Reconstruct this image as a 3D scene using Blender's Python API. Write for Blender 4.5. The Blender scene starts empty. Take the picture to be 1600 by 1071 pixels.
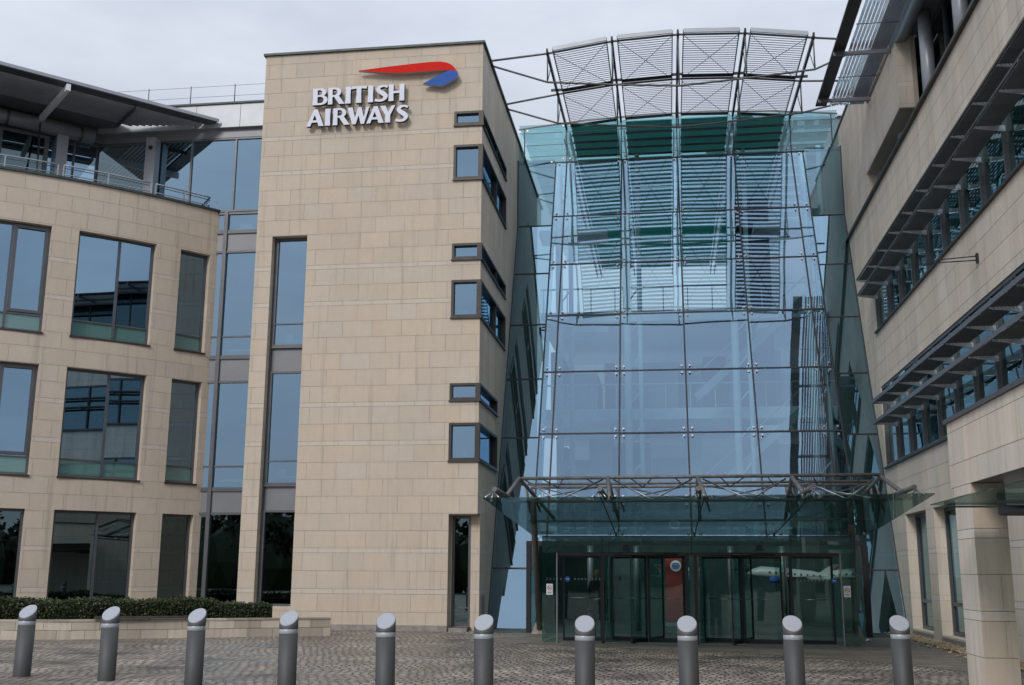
import bpy, bmesh, math, random
from mathutils import Vector, Matrix
random.seed(7)
S = bpy.context.scene
COL = S.collection
PI = math.pi
R = math.radians

# ------------------------------------------------------------------ camera
cam = bpy.data.cameras.new('camera'); cam_o = bpy.data.objects.new('camera', cam); COL.objects.link(cam_o)
r_ = Vector((0.99022369, 0.13937885, 0.00552906)); u_ = Vector((0.02324262, -0.20395283, 0.97870477)); w_ = Vector((-0.13753842, 0.96900814, 0.20519845))
M4 = Matrix(((r_.x, u_.x, -w_.x, 0), (r_.y, u_.y, -w_.y, 0), (r_.z, u_.z, -w_.z, 1.6), (0, 0, 0, 1)))
cam_o.matrix_world = M4
cam.sensor_width = 36; cam.lens = 1708.01 / 1600 * 36; cam.clip_end = 2000; cam.clip_start = .05
S.camera = cam_o

# ------------------------------------------------------------------ world, sun, exposure
SUN_EL, SUN_AZ = 34, -20       # azimuth: degrees to the right of "behind the camera"
W = bpy.data.worlds.new('World'); S.world = W; W.use_nodes = True
nt = W.node_tree; nt.nodes.clear(); L = nt.links.new
def N(t, **k):
    n = nt.nodes.new(t)
    for a, b in k.items(): setattr(n, a, b)
    return n
out = N('ShaderNodeOutputWorld'); bg = N('ShaderNodeBackground'); bg.inputs[1].default_value = .1
sky = N('ShaderNodeTexSky'); sky.sky_type = 'NISHITA'; sky.sun_disc = False
sky.sun_elevation = R(SUN_EL); sky.sun_rotation = R(180 - SUN_AZ); sky.dust_density = 3
tc = N('ShaderNodeTexCoord'); mp_ = N('ShaderNodeMapping'); mp_.inputs['Scale'].default_value = (1, 1, 2.6)
no = N('ShaderNodeTexNoise'); no.inputs['Scale'].default_value = 2.3; no.inputs['Detail'].default_value = 5; no.inputs['Roughness'].default_value = .55
cr = N('ShaderNodeValToRGB'); cr.color_ramp.elements[0].position = .36; cr.color_ramp.elements[1].position = .66
cr.color_ramp.elements[0].color = (6.0, 6.6, 7.9, 1); cr.color_ramp.elements[1].color = (8.9, 9.55, 10.7, 1)
sx = N('ShaderNodeSeparateXYZ'); mr = N('ShaderNodeMapRange'); pz = N('ShaderNodeMath', operation='POWER'); pz.inputs[1].default_value = 2.2; pz.use_clamp = True
mr.inputs[1].default_value = 0; mr.inputs[2].default_value = 1; mr.inputs[3].default_value = .74; mr.inputs[4].default_value = 1.75
mul = N('ShaderNodeVectorMath', operation='SCALE'); mx = N('ShaderNodeMix', data_type='RGBA'); mx.inputs[0].default_value = .93
L(tc.outputs['Generated'], mp_.inputs[0]); L(mp_.outputs[0], no.inputs[0]); L(no.outputs[0], cr.inputs[0])
L(tc.outputs['Generated'], sx.inputs[0]); L(sx.outputs[2], pz.inputs[0]); L(pz.outputs[0], mr.inputs[0]); L(cr.outputs[0], mul.inputs[0]); L(mr.outputs[0], mul.inputs[3])
L(sky.outputs[0], mx.inputs[6]); L(mul.outputs[0], mx.inputs[7]); L(mx.outputs[2], bg.inputs[0]); L(bg.outputs[0], out.inputs[0])
sun = bpy.data.lights.new('sun', 'SUN'); sun.energy = 1.5; sun.angle = R(15); sun.color = (1, .96, .9)
sun_o = bpy.data.objects.new('sun', sun); COL.objects.link(sun_o)
d = Vector((math.sin(R(SUN_AZ)) * math.cos(R(SUN_EL)), -math.cos(R(SUN_AZ)) * math.cos(R(SUN_EL)), math.sin(R(SUN_EL))))
sun_o.rotation_euler = d.to_track_quat('Z', 'Y').to_euler(); sun_o.location = (3, -20, 30)
S.view_settings.view_transform = 'Standard'; S.view_settings.look = 'None'; S.view_settings.exposure = 0; S.view_settings.gamma = 1
S.cycles.transparent_max_bounces = 32; S.cycles.max_bounces = 10; S.cycles.glossy_bounces = 5

# ------------------------------------------------------------------ materials
def mat(name, col, rough=.6, metal=0, noise=None, bump=None, attr=False, spec=.5, stretch=(1, 1, 1)):
    """noise=(scale, amount)  bump=(scale, strength)  attr: multiply by the mesh's own tone attribute"""
    m = bpy.data.materials.new(name); m.use_nodes = True; t = m.node_tree; b = t.nodes['Principled BSDF']
    b.inputs['Base Color'].default_value = (*col, 1); b.inputs['Roughness'].default_value = rough; b.inputs['Metallic'].default_value = metal
    b.inputs['Specular IOR Level'].default_value = spec
    src = None
    tcn = t.nodes.new('ShaderNodeTexCoord'); mpn = t.nodes.new('ShaderNodeMapping'); mpn.inputs['Scale'].default_value = stretch
    t.links.new(tcn.outputs['Object'], mpn.inputs[0])
    def mulc(a, bsock, fac=1.0):
        x = t.nodes.new('ShaderNodeMix'); x.data_type = 'RGBA'; x.blend_type = 'MULTIPLY'; x.inputs[0].default_value = fac
        if a is None: x.inputs[6].default_value = (*col, 1)
        else: t.links.new(a, x.inputs[6])
        t.links.new(bsock, x.inputs[7]); return x.outputs[2]
    if attr:
        a = t.nodes.new('ShaderNodeVertexColor'); a.layer_name = 'tone'; src = mulc(src, a.outputs[0])
    for (sc, am) in (noise or []):
        n = t.nodes.new('ShaderNodeTexNoise'); n.inputs['Scale'].default_value = sc; n.inputs['Detail'].default_value = 6; n.inputs['Roughness'].default_value = .6
        t.links.new(mpn.outputs[0], n.inputs[0])
        c = t.nodes.new('ShaderNodeMapRange'); c.inputs[1].default_value = .3; c.inputs[2].default_value = .7; c.inputs[3].default_value = 1 - am; c.inputs[4].default_value = 1 + am
        t.links.new(n.outputs[0], c.inputs[0]); src = mulc(src, c.outputs[0])
    if attr == 'streak':
        m2 = t.nodes.new('ShaderNodeMapping'); m2.inputs['Scale'].default_value = (5, 5, .22); n = t.nodes.new('ShaderNodeTexNoise'); n.inputs['Scale'].default_value = 1; n.inputs['Detail'].default_value = 3
        t.links.new(tcn.outputs['Object'], m2.inputs[0]); t.links.new(m2.outputs[0], n.inputs[0]); c = t.nodes.new('ShaderNodeMapRange'); c.inputs[1].default_value = .58; c.inputs[2].default_value = .74; c.inputs[3].default_value = 1; c.inputs[4].default_value = .80
        t.links.new(n.outputs[0], c.inputs[0]); src = mulc(src, c.outputs[0])
    if src is not None: t.links.new(src, b.inputs['Base Color'])
    if bump:
        n = t.nodes.new('ShaderNodeTexNoise'); n.inputs['Scale'].default_value = bump[0]; n.inputs['Detail'].default_value = 4
        t.links.new(tcn.outputs['Object'], n.inputs[0]); bp = t.nodes.new('ShaderNodeBump'); bp.inputs['Strength'].default_value = bump[1]; bp.inputs['Distance'].default_value = .01
        t.links.new(n.outputs[0], bp.inputs['Height']); t.links.new(bp.outputs[0], b.inputs['Normal'])
    return m

def glass(name, refl, tt, tr=(1, 1, 1), warp=.015, wscale=.45, rough=0.0, dif=0, dcol=(.3, .5, .5), graze=.9):
    m = bpy.data.materials.new(name); m.use_nodes = True; t = m.node_tree; t.nodes.clear(); l = t.links.new
    o = t.nodes.new('ShaderNodeOutputMaterial'); mixs = t.nodes.new('ShaderNodeMixShader'); tp = t.nodes.new('ShaderNodeBsdfTransparent'); gl = t.nodes.new('ShaderNodeBsdfGlossy')
    tp.inputs[0].default_value = (*tt, 1); gl.inputs[0].default_value = (*tr, 1); gl.inputs['Roughness'].default_value = rough
    lw = t.nodes.new('ShaderNodeLayerWeight'); lw.inputs[0].default_value = .5
    pw = t.nodes.new('ShaderNodeMath'); pw.operation = 'POWER'; pw.inputs[1].default_value = 4; l(lw.outputs['Facing'], pw.inputs[0])
    ma = t.nodes.new('ShaderNodeMath'); ma.operation = 'MULTIPLY_ADD'; ma.inputs[1].default_value = (1 - refl) * graze; ma.inputs[2].default_value = refl; l(pw.outputs[0], ma.inputs[0])
    if warp:
        tcn = t.nodes.new('ShaderNodeTexCoord'); n = t.nodes.new('ShaderNodeTexNoise'); n.inputs['Scale'].default_value = wscale; n.inputs['Detail'].default_value = 1
        l(tcn.outputs['Object'], n.inputs[0]); bp = t.nodes.new('ShaderNodeBump'); bp.inputs['Strength'].default_value = 1; bp.inputs['Distance'].default_value = warp
        l(n.outputs[0], bp.inputs['Height']); l(bp.outputs[0], gl.inputs['Normal'])
    base = tp.outputs[0]
    if dif:
        df = t.nodes.new('ShaderNodeBsdfDiffuse'); df.inputs[0].default_value = (*dcol, 1); m2 = t.nodes.new('ShaderNodeMixShader'); m2.inputs[0].default_value = dif
        l(tp.outputs[0], m2.inputs[1]); l(df.outputs[0], m2.inputs[2]); base = m2.outputs[0]
    l(ma.outputs[0], mixs.inputs[0]); l(base, mixs.inputs[1]); l(gl.outputs[0], mixs.inputs[2]); l(mixs.outputs[0], o.inputs[0])
    return m

M = {}
M['stone'] = mat('pale_sandstone', (.56, .478, .390), .85, noise=[(.5, .05), (5, .035), (38, .03)], bump=(60, .25), attr='streak', spec=.2, stretch=(1, 1, .45))
M['stone_r'] = mat('weathered_sandstone', (.60, .535, .455), .85, noise=[(.7, .12), (4, .06), (38, .03)], bump=(60, .25), attr='streak', spec=.2, stretch=(1.6, 1.6, .22))
M['mortar'] = mat('stone_joint', (.44, .38, .315), .95)
M['coping'] = mat('patinated_metal_coping', (.055, .065, .062), .5, .3, noise=[(4, .3)])
M['frame'] = mat('grey_window_metal', (.115, .118, .126), .42, .5, noise=[(2, .12)])
M['frame_d'] = mat('dark_bronze_metal', (.05, .045, .042), .45, .4, noise=[(3, .2)])
M['panel'] = mat('grey_metal_panel', (.20, .205, .222), .4, .25, noise=[(1.2, .08)])
M['panel_l'] = mat('light_grey_metal', (.36, .38, .41), .4, .3, noise=[(1.5, .08)])
M['soffit'] = mat('dark_soffit_board', (.12, .125, .13), .7, noise=[(2, .2)])
M['louvre'] = mat('grey_louvre_metal', (.17, .172, .19), .45, .4, noise=[(3, .1)])
M['louvre_l'] = mat('pale_louvre_metal', (.45, .47, .50), .35, .5, noise=[(3, .1)])
M['steel'] = mat('painted_steel_tube', (.14, .137, .14), .45, .4, noise=[(5, .2)])
M['steel_d'] = mat('dark_steel', (.03, .03, .035), .4, .5)
M['steel_b'] = mat('bright_stainless_steel', (.42, .43, .46), .3, 1)
M['steel_r'] = mat('weathered_steel_tube', (.125, .12, .115), .55, .3, noise=[(9, .35)])
M['interior'] = mat('dark_office_interior', (.035, .042, .045), .9, noise=[(1.5, .5)])
M['lobby'] = mat('dark_green_lobby_wall', (.05, .075, .065), .6, noise=[(1.2, .5)])
M['ceiling'] = mat('office_ceiling', (.22, .24, .25), .9)
M['blind'] = mat('pale_window_blind', (.55, .62, .62), .7)
M['white'] = mat('white_paint', (.78, .80, .84), .45, noise=[(4, .05)])
M['pane'] = glass('office_window_glass', .50, (.34, .43, .45), (.46, .69, .90), .002)
M['pane_dark'] = glass('tinted_office_glass', .20, (.20, .28, .28), (.55, .75, .80), .002)
M['pane_teal'] = glass('grey_teal_office_glass', .33, (.36, .48, .47), (.55, .74, .78), .002)
M['pane_green'] = glass('frosted_green_glass', .16, (.25, .4, .38), (.7, .9, .9), .01, dif=.75, dcol=(.13, .26, .24))
M['atrium'] = glass('blue_atrium_glass', .33, (.52, .70, .74), (.44, .62, .80), .0035, .6)
M['atrium_c'] = glass('clear_cyan_atrium_glass', .09, (.58, .85, .86), (.75, .9, 1), .003, .6)
M['wing'] = glass('deep_green_atrium_glass', .52, (.28, .46, .48), (.38, .56, .70), .003, .5)
M['roofg'] = glass('pale_cyan_roof_glass', .12, (.62, .84, .90), (1, 1, 1), 0, dif=.12, dcol=(.35, .6, .68))
M['canopyg'] = glass('green_canopy_glass', .12, (.52, .61, .59), (.6, .75, .75), .003, 1, dif=.12, dcol=(.11, .16, .155), graze=.18)
M['fan'] = glass('entrance_fanlight_glass', .12, (.60, .76, .73), (.7, .95, .9), .003, 1, dif=.22, dcol=(.13, .22, .22), graze=.3)  # teal diffuse share stands in for the reflection on the fanlight
M['vest'] = glass('green_entrance_glass', .07, (.55, .71, .68), (.7, .95, .9), .003, 1)
M['hedge'] = mat('box_hedge_leaves', (.027, .042, .014), .6, attr=True)
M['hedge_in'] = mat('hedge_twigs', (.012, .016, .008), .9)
M['bark'] = mat('tree_bark', (.06, .05, .04), .9, noise=[(8, .3)])
M['boll'] = mat('bollard_grey_metal', (.085, .086, .088), .6, .4, noise=[(40, .06)])
M['boll_top'] = mat('bollard_pale_disc', (.38, .395, .43), .6, .2, noise=[(60, .07)], bump=(200, .4))
M['boll_band'] = mat('bollard_reflective_band', (.42, .46, .50), .35, .2)
M['red'] = mat('emblem_red', (.60, .020, .012), .75, noise=[(2, .05)])
M['blue'] = mat('emblem_blue', (.045, .12, .40), .75, noise=[(2, .05)])
for k_ in ('red', 'blue'): M[k_].node_tree.nodes['Principled BSDF'].inputs['Specular IOR Level'].default_value = .15
M['letter'] = mat('letter_white_face', (.66, .68, .78), .5, noise=[(3, .04)])
M['letter_s'] = mat('letter_dark_return', (.05, .065, .065), .5)
M['banner'] = mat('banner_red', (.26, .03, .028), .7, noise=[(3, .3)])
M['skin'] = mat('skin', (.45, .28, .2), .6); M['hair'] = mat('blonde_hair', (.42, .27, .12), .7, noise=[(60, .3)])
M['coat'] = mat('dark_navy_coat', (.035, .042, .055), .9); M['bag'] = mat('dark_brown_backpack', (.05, .035, .03), .8, noise=[(20, .2)])
M['model'] = mat('white_model_aircraft', (.42, .46, .45), .35); M['gravel'] = mat('tan_gravel', (.30, .23, .15), .9, attr=True)
M['conc'] = mat('rough_concrete', (.28, .25, .23), .9, noise=[(6, .25)], bump=(30, .5))
M['wood'] = mat('dark_bench_timber', (.05, .04, .033), .7, noise=[(8, .3)])
def slatmat(name, c):
    m = bpy.data.materials.new(name); m.use_nodes = True; t = m.node_tree; t.nodes.clear()
    o = t.nodes.new('ShaderNodeOutputMaterial'); a = t.nodes.new('ShaderNodeBsdfDiffuse'); b = t.nodes.new('ShaderNodeBsdfTranslucent'); x = t.nodes.new('ShaderNodeMixShader')
    a.inputs[0].default_value = (*c, 1); b.inputs[0].default_value = (*c, 1); x.inputs[0].default_value = .45
    t.links.new(a.outputs[0], x.inputs[1]); t.links.new(b.outputs[0], x.inputs[2]); t.links.new(x.outputs[0], o.inputs[0]); return m
M['slat'] = slatmat('frosted_grey_louvre', (.40, .42, .46)); M['teal'] = slatmat('teal_roof_blind', (.12, .48, .41))
M['glow'] = mat('added_warm_glow', (.9, .9, .8), .5); _b = M['glow'].node_tree.nodes['Principled BSDF']; _b.inputs['Emission Color'].default_value = (1, .95, .85, 1); _b.inputs['Emission Strength'].default_value = .6  # emitter for the added strips that brighten the atrium interior

# ------------------------------------------------------------------ helpers
def bm_new(): return bmesh.new()
def obj(name, bm, m=None, parent=None, smooth=False, mats=None):
    me = bpy.data.meshes.new(name); bm.normal_update(); bm.to_mesh(me); bm.free()
    o = bpy.data.objects.new(name, me); COL.objects.link(o)
    for x in (mats or [m]): me.materials.append(x)
    if parent is not None: o.parent = parent; o.matrix_parent_inverse = parent.matrix_world.inverted()
    if smooth:
        for p in me.polygons: p.use_smooth = True
    return o
def tag(o, label=None, cat=None, group=None, kind=None):
    if label: o['label'] = label
    if cat: o['category'] = cat
    if group: o['group'] = group
    if kind: o['kind'] = kind
    return o
def thing(name, label, cat, loc=(0, 0, 0), group=None):
    o = bpy.data.objects.new(name, None); COL.objects.link(o); o.matrix_world = Matrix.Translation(loc); o.location = loc; o.empty_display_size = .3
    return tag(o, label, cat, group)
def quad(bm, pts, mi=0):
    f = bm.faces.new([bm.verts.new(p) for p in pts]); f.material_index = mi; return f
def hexa(bm, p, mi=0):
    """p: eight corners, bottom four then top four, same winding"""
    v = [bm.verts.new(q) for q in p]
    for a in ((0, 1, 2, 3), (7, 6, 5, 4), (0, 4, 5, 1), (1, 5, 6, 2), (2, 6, 7, 3), (3, 7, 4, 0)):
        f = bm.faces.new([v[i] for i in a]); f.material_index = mi
def box(bm, x0, x1, y0, y1, z0, z1, mi=0):
    hexa(bm, [(x0, y0, z0), (x1, y0, z0), (x1, y1, z0), (x0, y1, z0), (x0, y0, z1), (x1, y0, z1), (x1, y1, z1), (x0, y1, z1)], mi)
def mbox(bm, mp, s0, s1, z0, z1, d0, d1, mi=0, seg=1):
    for i in range(seg):
        a = s0 + (s1 - s0) * i / seg; b = s0 + (s1 - s0) * (i + 1) / seg
        hexa(bm, [mp(a, z0, d0), mp(b, z0, d0), mp(b, z0, d1), mp(a, z0, d1), mp(a, z1, d0), mp(b, z1, d0), mp(b, z1, d1), mp(a, z1, d1)], mi)
def tube(bm, pts, r, n=8, mi=0, r2=None):
    pts = [Vector(p) for p in pts]; rings = []
    for i, p in enumerate(pts):
        a = pts[max(i - 1, 0)]; b = pts[min(i + 1, len(pts) - 1)]; t = (b - a).normalized()
        ref = Vector((0, 0, 1)) if abs(t.z) < .9 else Vector((1, 0, 0))
        x = t.cross(ref).normalized(); y = t.cross(x)
        rr = r if r2 is None else r + (r2 - r) * i / (len(pts) - 1)
        rings.append([bm.verts.new(p + x * rr * math.cos(2 * PI * k / n) + y * rr * math.sin(2 * PI * k / n)) for k in range(n)])
    for A, B in zip(rings, rings[1:]):
        for k in range(n):
            f = bm.faces.new((A[k], A[(k + 1) % n], B[(k + 1) % n], B[k])); f.material_index = mi; f.smooth = n > 5
    for rr in (rings[0][::-1], rings[-1]):
        f = bm.faces.new(rr); f.material_index = mi
def bar(bm, p, q, w, h, mi=0):
    p = Vector(p); q = Vector(q); t = (q - p).normalized(); ref = Vector((0, 0, 1)) if abs(t.z) < .95 else Vector((0, 1, 0))
    x = t.cross(ref).normalized() * w / 2; y = t.cross(x.normalized()) * h / 2
    hexa(bm, [p - x - y, p + x - y, p + x + y, p - x + y, q - x - y, q + x - y, q + x + y, q - x + y], mi)
def lathe(bm, prof, c, n=24, mi=0):
    rings = [[bm.verts.new((c[0] + r * math.cos(2 * PI * k / n), c[1] + r * math.sin(2 * PI * k / n), c[2] + z)) for k in range(n)] for r, z in prof]
    for A, B in zip(rings, rings[1:]):
        for k in range(n):
            f = bm.faces.new((A[k], A[(k + 1) % n], B[(k + 1) % n], B[k])); f.material_index = mi; f.smooth = True
    bm.faces.new(rings[0][::-1]).material_index = mi; bm.faces.new(rings[-1]).material_index = mi
def disc(bm, c, n, r, th, seg=8, mi=0):
    n = Vector(n).normalized(); tube(bm, [Vector(c), Vector(c) + n * th], r, seg, mi)

# mappers: (s along the wall, z, d outward) -> point
TX0, TX1, TY = -12.0, -5.19, 30.0
XR = 6.38
mpT = lambda s, z, d: (s, TY - d, z)
mpS = lambda s, z, d: (TX1 + d, s, z)
mpR = lambda s, z, d: (XR - d, s, z)
mpL = lambda s, z, d: (s, 31.8 - d, z)
ACX, ACY, AR = -30.0, 43.73, 20.0
def mpA(s, z, d):
    a = s / AR - 1.0; return (ACX + (AR + d) * math.cos(a), ACY + (AR + d) * math.sin(a), z)

def courses(z0, z1):
    zs = [(-.02, .02, 0)] if z0 < 0 else []
    L_ = [(.02, .50, 0), (.50, .98, 0)]
    for k in range(-1, 5):
        B = .98 + 4.1 * k
        L_ += [(B, B + .13, 1), (B + .13, B + .62, 0), (B + .62, B + 1.11, 0), (B + 1.11, B + 1.24, 1)]
        h = (4.1 - 1.24) / 6
        L_ += [(B + 1.24 + h * i, B + 1.24 + h * (i + 1), 0) for i in range(6)]
    res = []
    for a, b, t in sorted(L_):
        if a < .97 and (a, b, t) not in ((.02, .50, 0), (.50, .98, 0)): continue
        a2, b2 = max(a, z0), min(b, z1)
        if b2 - a2 > .02: res.append((a2, b2, t))
    if z0 < .02: res.insert(0, (z0, .02, 0))
    return res

def sub_iv(a, b, cuts):
    iv = [(a, b)]
    for c, d_ in cuts:
        n = []
        for x, y in iv:
            if d_ <= x or c >= y: n.append((x, y)); continue
            if c > x: n.append((x, c))
            if d_ < y: n.append((d_, y))
        iv = n
    return iv

def wall(name, mp, s0, s1, z0, z1, holes, parent, m, rd=.3, bw=.88, seed=1, J=.007, seg=99, base=1.0, label=None, rdz=None, noreveal=()):
    rnd = random.Random(seed); bm = bm_new(); col = bm.loops.layers.float_color.new('tone')
    def put(pts, t, tint=(1, 1, 1)):
        f = quad(bm, pts)
        for l in f.loops: l[col] = (t * tint[0], t * tint[1], t * tint[2], 1)
    def strips(a, b):
        n = max(1, math.ceil((b - a) / seg)); return [(a + (b - a) * i / n, a + (b - a) * (i + 1) / n) for i in range(n)]
    hz = sorted({h[2] for h in holes} | {h[3] for h in holes})
    for ci, (a, b, band) in enumerate(courses(z0, z1)):
        off = (ci % 2) * bw / 2 + rnd.uniform(-.03, .03)
        zc = [a] + [z for z in hz if a + .001 < z < b - .001] + [b]
        k0 = math.floor((s0 - off) / bw); x = k0 * bw + off
        while x < s1:
            xa, xb = max(x, s0), min(x + bw, s1)
            if xb - xa > .005:
                t = base * (1.0 + rnd.gauss(0, .017)); w = rnd.gauss(0, .008)
                if band: t = base * 1.07; w = -.035
                tint = (1 + w, 1, 1 - w * 1.6)
                for za, zb in zip(zc, zc[1:]):
                    cuts = [(h[0], h[1]) for h in holes if h[2] < zb - .001 and h[3] > za + .001]
                    ja = J / 2 if za == a else 0; jb = J / 2 if zb == b else 0
                    for p, q in sub_iv(xa, xb, cuts):
                        p2 = p + (J / 2 if (p == xa and xa > s0) else 0); q2 = q - (J / 2 if (q == xb and xb < s1) else 0)
                        if q2 - p2 < .004: continue
                        for u0, u1 in strips(p2, q2):
                            put([mp(u0, za + ja, 0), mp(u1, za + ja, 0), mp(u1, zb - jb, 0), mp(u0, zb - jb, 0)], t, tint)
            x += bw
    # joint bed behind the blocks
    bb = bm_new(); zall = [z0] + [z for z in hz if z0 < z < z1] + [z1]
    for za, zb in zip(zall, zall[1:]):
        cuts = [(h[0], h[1]) for h in holes if h[2] < zb - .001 and h[3] > za + .001]
        for p, q in sub_iv(s0, s1, cuts):
            for u0, u1 in strips(p, q): quad(bb, [mp(u0, za, -.012), mp(u1, za, -.012), mp(u1, zb, -.012), mp(u0, zb, -.012)])
    for hi, h in enumerate(holes):
        a, b, c, d_ = h[:4]; dd = h[4] if len(h) > 4 else rd
        sides = []
        if a > s0 + .001: sides.append('l')
        if b < s1 - .001: sides.append('r')
        if d_ < z1 - .001: sides.append('t')
        if c > z0 + .001: sides.append('b')
        zc = [c] + [x for aa in courses(c, d_) for x in (aa[1],) if c < aa[1] < d_ - .001] + [d_]
        for s_, k in ((a, 'l'), (b, 'r')):
            if k in sides:
                for za, zb in zip(zc, zc[1:]):
                    put([mp(s_, za + .004, 0), mp(s_, za + .004, -dd), mp(s_, zb - .004, -dd), mp(s_, zb - .004, 0)], base * (1 + rnd.gauss(0, .03)))
                quad(bb, [mp(s_ + (.003 if k == 'r' else -.003), c, -.012), mp(s_ + (.003 if k == 'r' else -.003), c, -dd), mp(s_ + (.003 if k == 'r' else -.003), d_, -dd), mp(s_ + (.003 if k == 'r' else -.003), d_, -.012)])
        for z_, k in ((c, 'b'), (d_, 't')):
            if k in sides:
                for u0, u1 in strips(a, b): put([mp(u0, z_, 0), mp(u1, z_, 0), mp(u1, z_, -dd), mp(u0, z_, -dd)], base)
    o = obj(name, bm, m, parent)
    if label: o['label'] = label
    obj('joint_bed', bb, M['mortar'], o)
    return o

PRND = random.Random(5)
def pane_quads(bm, mp, s0, s1, z0, z1, d, mull, trans, tilt=.004, mi=None):
    xs = [s0] + list(mull) + [s1]; zs = [z0] + list(trans) + [z1]
    for j, (a, b) in enumerate(zip(zs, zs[1:])):
        for p, q in zip(xs, xs[1:]):
            t = [PRND.uniform(-tilt, tilt) for _ in range(4)]
            quad(bm, [mp(p, a, d + t[0]), mp(q, a, d + t[1]), mp(q, b, d + t[2]), mp(p, b, d + t[0] - t[1] + t[2])], 0 if mi is None else mi[j])
def window(parent, mp, s0, s1, z0, z1, d, mull=(), trans=(), fw=.06, fd=.09, sill=.0, m='frame', g='pane', green=None, casement=None, thin=.6, name='window', sillm='frame_d'):
    bm = bm_new()
    mbox(bm, mp, s0, s0 + fw, z0, z1, d, d + fd); mbox(bm, mp, s1 - fw, s1, z0, z1, d, d + fd)
    mbox(bm, mp, s0 + fw, s1 - fw, z0, z0 + fw, d, d + fd * .97); mbox(bm, mp, s0 + fw, s1 - fw, z1 - fw, z1, d, d + fd * .97)
    for x in mull: mbox(bm, mp, x - fw / 2, x + fw / 2, z0 + fw, z1 - fw, d + .002, d + fd * .9)
    xs = [s0 + fw] + [v for x in mull for v in (x - fw / 2, x + fw / 2)] + [s1 - fw]
    for z in trans:
        for p, q in zip(xs[::2], xs[1::2]): mbox(bm, mp, p, q, z - fw * thin / 2, z + fw * thin / 2, d + .004, d + fd * .8)
    if casement:
        for (a, b, c, e) in casement:
            w = .085
            mbox(bm, mp, a, a + w, c, e, d + .012, d + fd * 1.15); mbox(bm, mp, b - w, b, c, e, d + .012, d + fd * 1.15)
            mbox(bm, mp, a + w, b - w, c, c + w, d + .012, d + fd * 1.12); mbox(bm, mp, a + w, b - w, e - w, e, d + .012, d + fd * 1.12)
    f = obj(name, bm, M[m], parent)
    pb = bm_new(); zt = trans
    if green is not None:
        gb = bm_new(); pane_quads(gb, mp, s0 + fw / 2, s1 - fw / 2, z0 + fw / 2, green, d + .03, mull, (), 0); obj('green_panel', gb, M['pane_green'], f)
        zt = [z for z in trans if z > green + .01]
        pane_quads(pb, mp, s0 + fw / 2, s1 - fw / 2, green, z1 - fw / 2, d + .03, mull, zt)
    else: pane_quads(pb, mp, s0 + fw / 2, s1 - fw / 2, z0 + fw / 2, z1 - fw / 2, d + .03, mull, zt)
    obj('pane', pb, M[g], f)
    if sill:
        sb = bm_new(); mbox(sb, mp, s0 - .02, s1 + .02, z0 - .05, z0 - .004, d, sill); obj('sill', sb, M[sillm], f)
    return f
def rooms(parent, boxes):
    bm = bm_new()
    for b in boxes: box(bm, *b)
    return obj('interior', bm, M['interior'], parent)

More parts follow.
